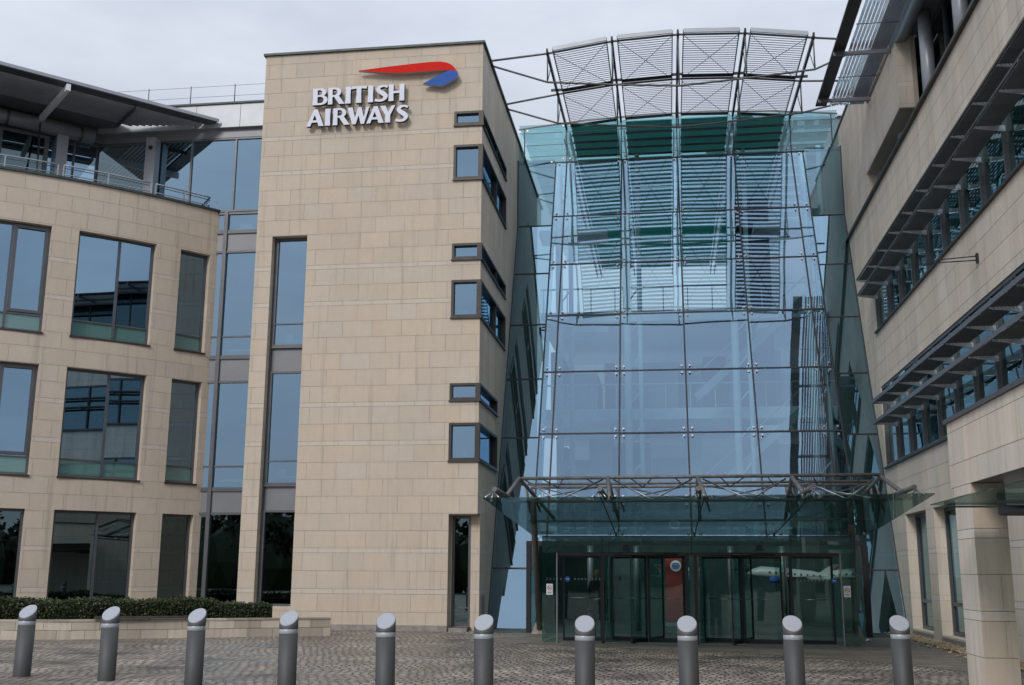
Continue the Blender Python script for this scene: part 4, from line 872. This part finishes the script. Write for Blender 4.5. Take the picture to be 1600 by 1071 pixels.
bm = bm_new(); box(bm, -2.6, 3.83, 26.06, 26.14, 0, .03); obj('threshold', bm, M['steel'], EL)
for x in (-2.6, 3.83):
    bm = bm_new(); box(bm, x - .012, x + .012, 25.97, 26.05, 0, 2.04); obj('end_post', bm, M['steel_b'], EL)
for x in (-1.54, .40, .60, 2.74):
    bm = bm_new(); box(bm, x - .035, x + .035, 26.06, 26.16, 0, 1.98); obj('door_post', bm, M['steel_d'], EL)
# outer swing doors left and right
for a, b in ((-2.55, -1.6), (2.8, 3.79)):
    bm = bm_new(); y = 26.9
    for x0, x1, z0, z1 in ((a, a + .05, 0, 2.0), (b - .05, b, 0, 2.0), (a + .05, b - .05, 0, .08), (a + .05, b - .05, 1.94, 2.0)): box(bm, x0, x1, y, y + .05, z0, z1)
    dr = obj('door', bm, M['steel_d'], EL); bm = bm_new(); quad(bm, [(a + .05, y + .02, .08), (b - .05, y + .02, .08), (b - .05, y + .02, 1.94), (a + .05, y + .02, 1.94)]); obj('door_glass', bm, M['vest'], dr)
    bm = bm_new(); tube(bm, [(a + .2, y - .04, 1.0), (b - .2, y - .04, 1.0)], .014, 6); obj('push_bar', bm, M['steel_b'], dr)
for x, z in ((-.98, 2.17), (2.05, 2.18)):
    bm = bm_new(); box(bm, x - .07, x + .07, 25.93, 25.99, z - .03, z + .05); box(bm, x - .1, x + .1, 25.95, 25.99, z - .07, z - .035, 0); obj('door_sensor', bm, M['steel_d'], EL)
# black portal in the leaning glass behind
bm = bm_new(); box(bm, -3.82, 5.1, 29.88, 30.05, 2.30, 2.42); box(bm, -3.82, -3.7, 29.88, 30.05, 0, 2.30); box(bm, 4.98, 5.12, 29.88, 30.05, 0, 2.30); obj('portal_frame', bm, M['steel_d'], EL)
for a, b in ((-3.7, -2.95), (4.15, 4.98)): vpane([(a, 29.95, .02), (b, 29.95, .02), (b, 29.95, 2.3), (a, 29.95, 2.3)], 'inner_screen')
bm = bm_new()
for i in range(16):
    for x in (-2.85 + i * .082, 2.85 + i * .082):
        if abs(x + 2.35) < .1 or abs(x - 3.68) < .1: continue
        box(bm, x, x + .03, 26.01, 26.012, 1.42, 1.46)
obj('glass_marking', bm, M['panel'], EL)
bm = bm_new(); box(bm, -5.1, 6.3, 38.5, 38.6, 0, 2.6); obj('lobby_back_wall', bm, M['lobby'], EL)
for x in (-2.2, 3.1, -.9, 1.7):
    bm = bm_new(); tube(bm, [(x, 31.5, 0), (x, 31.5, 3.0)], .09, 12); obj('lobby_column', bm, M['panel'], EL)
def revolving(x, ang, lab):
    t = thing('revolving_door', lab, 'door', (x, 26.75, 0), 'revolving doors')
    for k in range(4):
        a = R(ang + 90 * k); c, s_ = math.cos(a), math.sin(a); c0 = Vector((x, 26.75, 0)); dv = Vector((c, s_, 0)); L_ = .92
        wb = bm_new(); P = lambda r, z: c0 + dv * r + Vector((0, 0, z))
        bar(wb, P(L_, .03), P(L_, 1.98), .035, .05); bar(wb, P(.05, .06), P(L_, .06), .035, .09); bar(wb, P(.05, 1.95), P(L_, 1.95), .035, .05); bar(wb, P(.05, .06), P(.05, 1.95), .03, .03)
        w = obj('door_wing', wb, M['steel_d'], t)
        bm = bm_new(); quad(bm, [P(.06, .1), P(L_ - .02, .1), P(L_ - .02, 1.92), P(.06, 1.92)]); obj('wing_glass', bm, M['vest'], w)
        n = Vector((-s_, c, 0)); bm = bm_new(); tube(bm, [P(.15, 1.0) + n * .04, P(.8, 1.0) + n * .04], .012, 6); obj('push_bar', bm, M['steel_b'], w)
    for a0, a1 in ((-35, 35), (145, 215)):
        bm = bm_new(); n = 8
        for i in range(n):
            p, q = R(a0 + (a1 - a0) * i / n), R(a0 + (a1 - a0) * (i + 1) / n)
            quad(bm, [(x + math.cos(p), 26.75 + math.sin(p), .02), (x + math.cos(q), 26.75 + math.sin(q), .02), (x + math.cos(q), 26.75 + math.sin(q), 1.98), (x + math.cos(p), 26.75 + math.sin(p), 1.98)])
        obj('curved_screen', bm, M['vest'], t)
    bm = bm_new(); lathe(bm, [(.12, 1.985), (1.02, 1.99), (1.02, 2.03), (.12, 2.03)], (x, 26.75, 0), 28); obj('door_drum', bm, M['frame_d'], t)
revolving(-.52, 247, 'left revolving door, beside the red banner'); revolving(1.68, 252, 'right revolving door, in front of the model aircraft')
for x, lab in ((-2.77, 'small white no smoking notice at the left end of the entrance glass'), (3.95, 'small white no smoking notice at the right end of the entrance glass')):
    t = thing('no_smoking_notice', lab, 'notice', (x, 25.99, 1.2), 'no smoking notices')
    bm = bm_new(); box(bm, x - .075, x + .075, 25.985, 25.995, 1.08, 1.33); obj('notice_board', bm, M['white'], t)
    bm = bm_new(); n = 20; c = Vector((x, 25.981, 1.235))
    for i in range(n):
        a, b = 2 * PI * i / n, 2 * PI * (i + 1) / n
        quad(bm, [c + Vector((math.cos(a) * .045, 0, math.sin(a) * .045)), c + Vector((math.cos(b) * .045, 0, math.sin(b) * .045)), c + Vector((math.cos(b) * .056, 0, math.sin(b) * .056)), c + Vector((math.cos(a) * .056, 0, math.sin(a) * .056))])
    bar(bm, c + Vector((-.034, -.001, .034)), c + Vector((.034, -.001, -.034)), .002, .011); obj('red_ring', bm, M['red'], t)
    bm = bm_new(); box(bm, x - .032, x + .022, 25.979, 25.983, 1.228, 1.242); box(bm, x - .05, x + .05, 25.98, 25.984, 1.135, 1.145); box(bm, x - .04, x + .04, 25.98, 25.984, 1.112, 1.12); obj('black_print', bm, M['steel_d'], t)
for x, lab in ((-2.35, 'round blue sticker on the left door glass'), (3.68, 'round blue sticker on the right door glass')):
    t = thing('blue_sticker', lab, 'sticker', (x, 25.99, 1.44), 'blue door stickers')
    bm = bm_new(); disc(bm, (x, 25.99, 1.44), (0, -1, 0), .065, .006, 20); obj('disc', bm, M['blue'], t)
    bm = bm_new()
    for dx in (-.03, -.008, .014): box(bm, x + dx, x + dx + .014, 25.98, 25.983, 1.43, 1.452)
    obj('white_print', bm, M['white'], t)

# red banner, model aircraft in the lobby
t = thing('red_banner', 'tall red roll-up banner with a white round badge inside the doors', 'banner', (.12, 30.9, 0))
bm = bm_new(); box(bm, -.1, .36, 30.9, 30.92, .3, 2.02); obj('banner_sheet', bm, M['banner'], t)
bm = bm_new(); box(bm, -.14, .40, 30.85, 30.97, .18, .27); tube(bm, [(.13, 30.95, 0), (.13, 30.95, .3)], .02, 6); box(bm, -.05, .3, 30.8, 31.02, 0, .03); obj('banner_base', bm, M['panel_l'], t)
bm = bm_new(); disc(bm, (.18, 30.895, 1.78), (0, -1, 0), .15, .01, 20); bg_ = obj('round_badge', bm, M['white'], t)
bm = bm_new()
for zz, ww in ((1.84, .09), (1.80, .11), (1.76, .1), (1.72, .08)): box(bm, .18 - ww, .18 + ww, 30.878, 30.882, zz - .012, zz + .012)
obj('badge_print', bm, M['blue'], bg_)
t = thing('model_aircraft', 'large white model jet on display behind the right-hand doors', 'model aircraft', (3.3, 32, 0))
bm = bm_new(); prof = [(2.15, 1.60, .01), (2.3, 1.64, .09), (2.55, 1.66, .15), (3.3, 1.60, .16), (3.95, 1.54, .15), (4.35, 1.5, .09), (4.75, 1.5, .03)]
rings = []
for x, z, r0 in prof: rings.append([bm.verts.new((x, 32 + r0 * math.cos(2 * PI * k / 16), z - .02 + r0 * math.sin(2 * PI * k / 16))) for k in range(16)])
for A, B in zip(rings, rings[1:]):
    for k in range(16): f = bm.faces.new((A[k], A[(k + 1) % 16], B[(k + 1) % 16], B[k])); f.smooth = True
bm.faces.new(rings[-1]); bm.faces.new(rings[0][::-1]); obj('fuselage', bm, M['model'], t)
bm = bm_new(); hexa(bm, [(4.1, 31.99, 1.6), (4.6, 31.99, 1.55), (4.6, 32.01, 1.55), (4.1, 32.01, 1.6), (4.5, 31.99, 1.85), (4.8, 31.99, 1.85), (4.8, 32.01, 1.85), (4.5, 32.01, 1.85)]); obj('tail_fin', bm, M['model'], t)
bm = bm_new(); bar(bm, (4.45, 31.98, 1.66), (4.7, 31.98, 1.8), .012, .05); obj('tail_stripe', bm, M['red'], t)
for sg_ in (-1, 1):
    bm = bm_new(); hexa(bm, [(3.0, 32 + .1 * sg_, 1.5), (3.7, 32 + .1 * sg_, 1.5), (4.3, 32 + 1.1 * sg_, 1.52), (4.1, 32 + 1.1 * sg_, 1.52), (3.0, 32 + .1 * sg_, 1.53), (3.7, 32 + .1 * sg_, 1.53), (4.3, 32 + 1.1 * sg_, 1.53), (4.1, 32 + 1.1 * sg_, 1.53)]); obj('wing', bm, M['model'], t)
bm = bm_new(); tube(bm, [(2.75, 31.72, 1.42), (3.05, 31.72, 1.42)], .08, 12); obj('engine', bm, M['blue'], t)
bm = bm_new()
for i in range(9): box(bm, 2.75 + i * .17, 2.80 + i * .17, 31.835, 31.85, 1.60 - i * .012, 1.65 - i * .012)
obj('cabin_windows', bm, M['steel_d'], t)
bm = bm_new(); tube(bm, [(3.3, 32, 0), (3.3, 32, 1.45)], .03, 8); lathe(bm, [(.3, 0), (.3, .04), (.05, .06)], (3.3, 32, 0), 20); obj('display_stand', bm, M['steel_d'], t)

# ------------------------------------------------------------------ person walking in, seen from behind
def skinned(name, verts, edges, radii, parent, m, sub=1):
    me = bpy.data.meshes.new(name); bm = bm_new(); ly = bm.verts.layers.skin.verify(); vs = []
    for i, (p, r0) in enumerate(zip(verts, radii)):
        v = bm.verts.new(p); v[ly].radius = (r0, r0) if not isinstance(r0, tuple) else r0; v[ly].use_root = (i == 0); vs.append(v)
    for a, b in edges: bm.edges.new((vs[a], vs[b]))
    bm.to_mesh(me); bm.free(); o = bpy.data.objects.new(name, me); COL.objects.link(o)
    o.modifiers.new('skin', 'SKIN'); sb = o.modifiers.new('sub', 'SUBSURF'); sb.levels = sb.render_levels = sub
    dg = bpy.context.evaluated_depsgraph_get(); dg.update(); me2 = bpy.data.meshes.new_from_object(o.evaluated_get(dg)); bpy.data.objects.remove(o)
    me2.name = name; me2.materials.clear(); me2.materials.append(m)
    for p in me2.polygons: p.use_smooth = True
    o2 = bpy.data.objects.new(name, me2); COL.objects.link(o2); o2.parent = parent; o2.matrix_parent_inverse = parent.matrix_world.inverted(); return o2
px, py = -1.75, 27.6
pe = thing('person', 'blonde person in a dark coat, seen from behind walking in through the left door', 'person', (px, py, 0))
V_ = [(0, 0, .90), (0, 0, 1.02), (0, 0, 1.18), (0, 0, 1.32), (0, .0, 1.40), (0, .01, 1.46), (0, .02, 1.53), (0, .02, 1.61),
      (.16, 0, 1.35), (.21, .02, 1.12), (.20, .14, .92), (.20, .18, .86), (-.16, 0, 1.35), (-.22, -.03, 1.12), (-.23, -.02, .88), (-.23, -.01, .81),
      (.09, 0, .84), (.10, .05, .47), (.10, -.06, .09), (.10, .07, .04), (-.09, 0, .84), (-.10, .02, .47), (-.09, .10, .10), (-.09, .23, .05)]
E2 = [(0, 1), (1, 2), (2, 3), (3, 4), (4, 5), (5, 6), (6, 7), (3, 8), (8, 9), (9, 10), (10, 11), (3, 12), (12, 13), (13, 14), (14, 15), (0, 16), (16, 17), (17, 18), (18, 19), (0, 20), (20, 21), (21, 22), (22, 23)]
rad = [.14, .13, .145, .13, .06, .05, .075, .06, .06, .045, .034, .03, .06, .045, .034, .03, .085, .06, .04, .035, .085, .06, .04, .035]
for base_i, sg_ in ((11, 1), (15, -1)):
    bx, by, bz = V_[base_i]
    for k in range(5):
        a = (bx + (k - 2) * .016 * 1, by + (.02 if k == 4 else 0), bz - .045 if k < 4 else bz - .02); b = (a[0] + (0 if k < 4 else .02), a[1] + .02, a[2] - [.04, .045, .05, .04, .025][k])
        i0 = len(V_); V_ += [a, b]; rad += [.009, .008]; E2 += [(base_i, i0), (i0, i0 + 1)]
skinned('body', [(x + px, y + py, z) for x, y, z in V_], E2, rad, pe, M['coat'], 1)
bm = bm_new(); bmesh.ops.create_icosphere(bm, subdivisions=3, radius=1)
for v in bm.verts:
    n = Vector(v.co); k = 1 + .12 * math.sin(9 * n.x + 5 * n.z) * math.sin(7 * n.z)
    v.co = Vector((px + n.x * .098 * k, py + .01 + n.y * .105 * k, 1.565 + n.z * (.115 if n.z > 0 else .15) * k))
obj('hair', bm, M['hair'], pe, True)
bm = bm_new(); lathe(bm, [(.25, .62), (.235, .8), (.19, 1.0), (.2, 1.2), (.215, 1.32), (.12, 1.42), (.07, 1.45)], (px, py, 0), 24)
for v in bm.verts: v.co.y = py + (v.co.y - py) * .68; v.co.x += .012 * math.sin(v.co.z * 17)
obj('coat', bm, M['coat'], pe, True)
t = thing('backpack', 'dark brown backpack with a pale stripe on the walking person', 'backpack', (px, py - .2, .95))
bm = bm_new(); bmesh.ops.create_cube(bm, size=1); bmesh.ops.bevel(bm, geom=bm.edges[:], offset=.2, segments=3, affect='EDGES')
for v in bm.verts: v.co = Vector((px + .03 + v.co.x * .32, py - .22 + v.co.y * .18, 1.08 + v.co.z * .42))
obj('bag_body', bm, M['bag'], t, True)
bm = bm_new(); bar(bm, (px - .06, py - .315, .95), (px + .15, py - .315, 1.0), .012, .022); obj('pale_stripe', bm, M['white'], t)
bm = bm_new()
for sx_ in (-.09, .12): tube(bm, [(px + sx_, py - .16, 1.27), (px + sx_, py - .02, 1.43), (px + sx_, py + .13, 1.3), (px + sx_, py + .15, 1.1)], .016, 6)
obj('strap', bm, M['bag'], t)

# ------------------------------------------------------------------ bollards
BL = [(-9.80, 16.12, 269.5, 'bollard at the far left, on the setts before the hedge'), (-8.23, 15.75, 269.5, 'second bollard from the left, before the hedge'),
      (-6.70, 15.33, 269.5, 'third bollard from the left, before the bench end'), (-5.15, 14.82, 269.5, 'fourth bollard from the left, before the low wall end'),
      (-3.68, 14.40, 269.5, 'fifth bollard from the left, before the stone tower foot'), (-2.37, 14.30, 269.5, 'sixth bollard from the left, at the tower corner'),
      (-1.08, 14.28, 269.5, 'seventh bollard from the left, before the walking person'), (.22, 14.55, 269.5, 'eighth bollard from the left, before the red banner'),
      (1.58, 15.05, 269.5, 'ninth bollard from the left, before the white model jet'), (3.02, 15.55, 269.5, 'rightmost bollard, beside the stone porch pier')]
def bollard(x, y, az, lab):
    t = thing('bollard', lab, 'bollard', (x, y, 0), 'grey bollards in a curved row on the setts'); r = .127; n = 36
    sl = .74; c, s_ = math.cos(R(az)), math.sin(R(az)); zc = .955
    def ring(zf, rr): return [(x + rr * math.cos(2 * PI * k / n), y + rr * math.sin(2 * PI * k / n), zf(rr * math.cos(2 * PI * k / n), rr * math.sin(2 * PI * k / n))) for k in range(n)]
    def skin(rings, m, nm, cap=True):
        bm = bm_new(); V = [[bm.verts.new(p) for p in q] for q in rings]
        for A, B in zip(V, V[1:]):
            for k in range(n): f = bm.faces.new((A[k], A[(k + 1) % n], B[(k + 1) % n], B[k])); f.smooth = True
        if cap: bm.faces.new(V[-1])
        return obj(nm, bm, M[m], t)
    top = lambda a, b: zc - sl * (a * c + b * s_)
    skin([ring(lambda a, b: 0, r + .0), ring(lambda a, b: .76, r)], 'boll', 'post', True)
    skin([ring(lambda a, b: .76, r - .004), ring(lambda a, b: .765, r - .001), ring(lambda a, b: .815, r - .001), ring(lambda a, b: .82, r - .004)], 'boll_band', 'reflective_band', True)
    skin([ring(lambda a, b: .82, r), ring(top, r)], 'boll', 'head', True)
    skin([ring(lambda a, b: top(a, b) - .01, r - .004), ring(lambda a, b: top(a, b) + .012, r - .004), ring(lambda a, b: top(a, b) + .016, r - .012)], 'boll_top', 'slanted_disc', True)
for b in BL: bollard(*b)
rnd = random.Random(21)
for o in [o for o in COL.objects if o.get('category') == 'bollard']: o.rotation_euler = (R(rnd.uniform(-.7, .7)), R(rnd.uniform(-.7, .7)), R(rnd.uniform(-3, 3)))

# ------------------------------------------------------------------ planter wall, hedge, bench
pw = [(-19, 23.7), (-17, 23.85), (-15.3, 24.15), (-13.9, 24.55), (-12.7, 25.15), (-11.4, 25.85), (-10.1, 26.6), (-8.48, 27.5)]
PW = thing('planter_wall', 'low curved sandstone retaining wall in front of the hedge', 'wall', (-13, 25, 0))
def offs(pts, d):
    o = []
    for i, p in enumerate(pts):
        a = Vector(pts[max(i - 1, 0)]); b = Vector(pts[min(i + 1, len(pts) - 1)]); t_ = (b - a).normalized(); o.append((p[0] - t_.y * d, p[1] + t_.x * d))
    return o
def poly_wall(bm, front, back, z0, z1, mi=0, col=None, tone=None):
    for i in range(len(front) - 1):
        a, b, c, d_ = front[i], front[i + 1], back[i + 1], back[i]; n0 = len(bm.faces)
        hexa(bm, [(*a, z0), (*b, z0), (*c, z0), (*d_, z0), (*a, z1), (*b, z1), (*c, z1), (*d_, z1)], mi)
        if col:
            bm.faces.ensure_lookup_table(); tt = tone() 
            for f in bm.faces[n0:]:
                for l in f.loops: l[col] = (tt, tt, tt, 1)
def resample(pts, step, off=0):
    out_ = []; acc = -off; 
    for i in range(len(pts) - 1):
        a, b = Vector(pts[i]), Vector(pts[i + 1]); L_ = (b - a).length
        while acc <= L_:
            if acc >= 0: out_.append(tuple(a + (b - a) * (acc / L_)))
            acc += step
        acc -= L_
    return out_
rnd = random.Random(9)
bm = bm_new(); col = bm.loops.layers.float_color.new('tone')
for k, (z0, z1) in enumerate(((0, .20), (.212, .40))):
    fr = resample(pw, .62, k * .3) ; fr = [pw[0]] + fr + [pw[-1]]
    fr = [p for i, p in enumerate(fr) if i == 0 or (Vector(p) - Vector(fr[i - 1])).length > .05]; bk = offs(fr, .32)
    for i in range(len(fr) - 1):
        a, b, c, d_ = Vector(fr[i]), Vector(fr[i + 1]), Vector(bk[i + 1]), Vector(bk[i]); g = (b - a).normalized() * .005; n0 = len(bm.faces)
        hexa(bm, [(*(a + g), z0), (*(b - g), z0), (*(c - g), z0), (*(d_ + g), z0), (*(a + g), z1), (*(b - g), z1), (*(c - g), z1), (*(d_ + g), z1)])
        bm.faces.ensure_lookup_table(); tt = rnd.uniform(.62, .98)
        for f in bm.faces[n0:]:
            for l in f.loops: l[col] = (tt, tt * .98, tt * .94, 1)
obj('stone_blocks', bm, M['stone_r'], PW)
bm = bm_new(); poly_wall(bm, offs(pw, .02), offs(pw, .3), 0, .395); obj('joint_bed', bm, M['mortar'], PW)
bm = bm_new(); col = bm.loops.layers.float_color.new('tone'); fr = [pw[0]] + resample(pw, .9, .2) + [pw[-1]]
poly_wall(bm, offs(fr, -.015), offs(fr, .34), .40, .44, 0, col, lambda: rnd.uniform(.45, .8)); obj('wall_coping', bm, M['stone_r'], PW)
BN = thing('bench', 'dark slatted bench top along the low wall between the second and third bollards', 'bench', (-12.2, 25.3, .45))
seg_ = [(-13.35, 24.72), (-12.7, 25.02), (-11.15, 25.9)]
bm = bm_new(); poly_wall(bm, offs(seg_, -.0), offs(seg_, .14), .46, .51); obj('slat', bm, M['wood'], BN)
bm = bm_new(); poly_wall(bm, offs(seg_, .17), offs(seg_, .31), .46, .51); obj('slat', bm, M['wood'], BN)
for x, y in ((-13.2, 24.95), (-12.3, 25.4), (-11.3, 25.95)):
    bm = bm_new(); box(bm, x - .02, x + .02, y - .02, y + .02, .44, .46); obj('bracket', bm, M['steel_d'], BN)

HG = thing('hedge', 'long low clipped dark green hedge behind the curved planter wall', 'hedge', (-13.5, 26, 0))
hp = [(-19, 24.3), (-17, 24.45), (-15.3, 24.75), (-13.9, 25.15), (-12.7, 25.75), (-11.6, 26.4), (-10.6, 27.0), (-9.95, 27.35)]
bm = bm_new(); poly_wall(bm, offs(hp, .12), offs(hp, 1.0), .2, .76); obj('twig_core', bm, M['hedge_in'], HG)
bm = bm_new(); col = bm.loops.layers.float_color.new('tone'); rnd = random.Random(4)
hl = resample(hp, .02)
def hz(i):
    x = hl[i][0]; return .84 + .025 * math.sin(x * 3.1) + .02 * math.sin(x * 11) - max(0, (x + 11.6)) * .09
for _ in range(34000):
    i = rnd.randrange(len(hl) - 1); a, b = Vector(hl[i]), Vector(hl[i + 1]); t_ = (b - a).normalized(); n = Vector((-t_.y, t_.x)); zt2 = hz(i); end = i > len(hl) - 25
    u = rnd.random()
    if u < .55: dd = rnd.gauss(.05, .035); z = rnd.uniform(.36, zt2)
    elif u < .97: dd = rnd.uniform(.0, 1.1); z = zt2 + rnd.gauss(0, .022)
    else: dd = rnd.uniform(.0, 1.0); z = zt2 + rnd.uniform(.02, .09)
    if z > zt2 - .08 and dd < .1: dd += .04
    p = Vector((a.x + n.x * dd, a.y + n.y * dd, z)); s_ = rnd.uniform(.012, .024)
    e1 = Vector((rnd.gauss(0, 1), rnd.gauss(0, 1), rnd.gauss(0, 1))).normalized(); e2 = e1.cross(Vector((rnd.gauss(0, 1), rnd.gauss(0, 1), rnd.gauss(0, 1)))).normalized()
    f = bm.faces.new([bm.verts.new(p + e1 * s_ * 1.5), bm.verts.new(p + e2 * s_), bm.verts.new(p - e1 * s_ * 1.5), bm.verts.new(p - e2 * s_)])
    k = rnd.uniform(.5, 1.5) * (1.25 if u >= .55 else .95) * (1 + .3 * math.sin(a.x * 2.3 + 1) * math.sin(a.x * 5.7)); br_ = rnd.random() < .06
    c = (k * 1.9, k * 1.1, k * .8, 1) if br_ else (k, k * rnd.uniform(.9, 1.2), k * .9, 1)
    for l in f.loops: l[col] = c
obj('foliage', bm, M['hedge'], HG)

# small things
t = thing('litter', 'scrap of white litter on the paving right of the entrance', 'litter', (4.69, 28.1, 0))
bm = bm_new(); bm.faces.new([bm.verts.new(p) for p in ((4.62, 28.05, .01), (4.7, 28.0, .05), (4.78, 28.12, .03), (4.68, 28.16, .08))]); bm.faces.new([bm.verts.new(p) for p in ((4.62, 28.05, .01), (4.55, 28.1, .03), (4.6, 28.2, .012))]); obj('paper', bm, M['white'], t)

# ------------------------------------------------------------------ far wood behind the camera (seen only as reflections)
bm = bm_new(); col = bm.loops.layers.float_color.new('tone'); rnd = random.Random(8)
trees = [(-70 + i * 3.0 + rnd.uniform(-1, 1), -36 - rnd.uniform(0, 14), rnd.uniform(6, 9.5)) for i in range(44)]
for x, y, h in trees:
    n0 = len(bm.faces); tube(bm, [(x, y, 0), (x + .2, y, h * .5), (x + rnd.uniform(-.5, .5), y, h * .85)], .25, 6, 1, .05)
    for f in bm.faces[n0:]:
        pass
    for _ in range(9):
        a = rnd.uniform(0, 2 * PI); tube(bm, [(x, y, h * rnd.uniform(.3, .6)), (x + math.cos(a) * h * .28, y + math.sin(a) * h * .28, h * rnd.uniform(.6, .9))], .07, 4, 1, .02)
    core = bmesh.ops.create_icosphere(bm, subdivisions=2, radius=1)['verts']
    for v in core:
        n_ = v.co.normalized(); k = rnd.uniform(.72, .95); v.co = Vector((x + n_.x * h * .46 * k, y + n_.y * h * .46 * k, h * .30 + n_.z * h * .60 * k))
    for _ in range(520):
        a = rnd.uniform(0, 2 * PI); q = rnd.random() ** .5; zz = rnd.uniform(-1, 1); rr = q * math.sqrt(1 - zz * zz) * h * .36
        p = Vector((x + math.cos(a) * rr, y + math.sin(a) * rr, h * .5 + zz * h * .52 * rnd.uniform(.7, 1))); s_ = rnd.uniform(.2, .42)
        e1 = Vector((rnd.gauss(0, 1), rnd.gauss(0, 1), rnd.gauss(0, 1))).normalized(); e2 = e1.cross(Vector((rnd.gauss(0, 1), rnd.gauss(0, 1), rnd.gauss(0, 1)))).normalized()
        bm.faces.new([bm.verts.new(p + e1 * s_), bm.verts.new(p + e2 * s_), bm.verts.new(p - e1 * s_), bm.verts.new(p - e2 * s_)])
for f in bm.faces:
    k = rnd.uniform(.6, 1.4)
    for l in f.loops: l[col] = (k, k, k, 1)
tag(obj('far_wood', bm, None, mats=[M['hedge'], M['bark']]), 'distant dark tree belt mirrored in the lower windows', 'trees', kind='stuff')
bpy.context.view_layer.update()
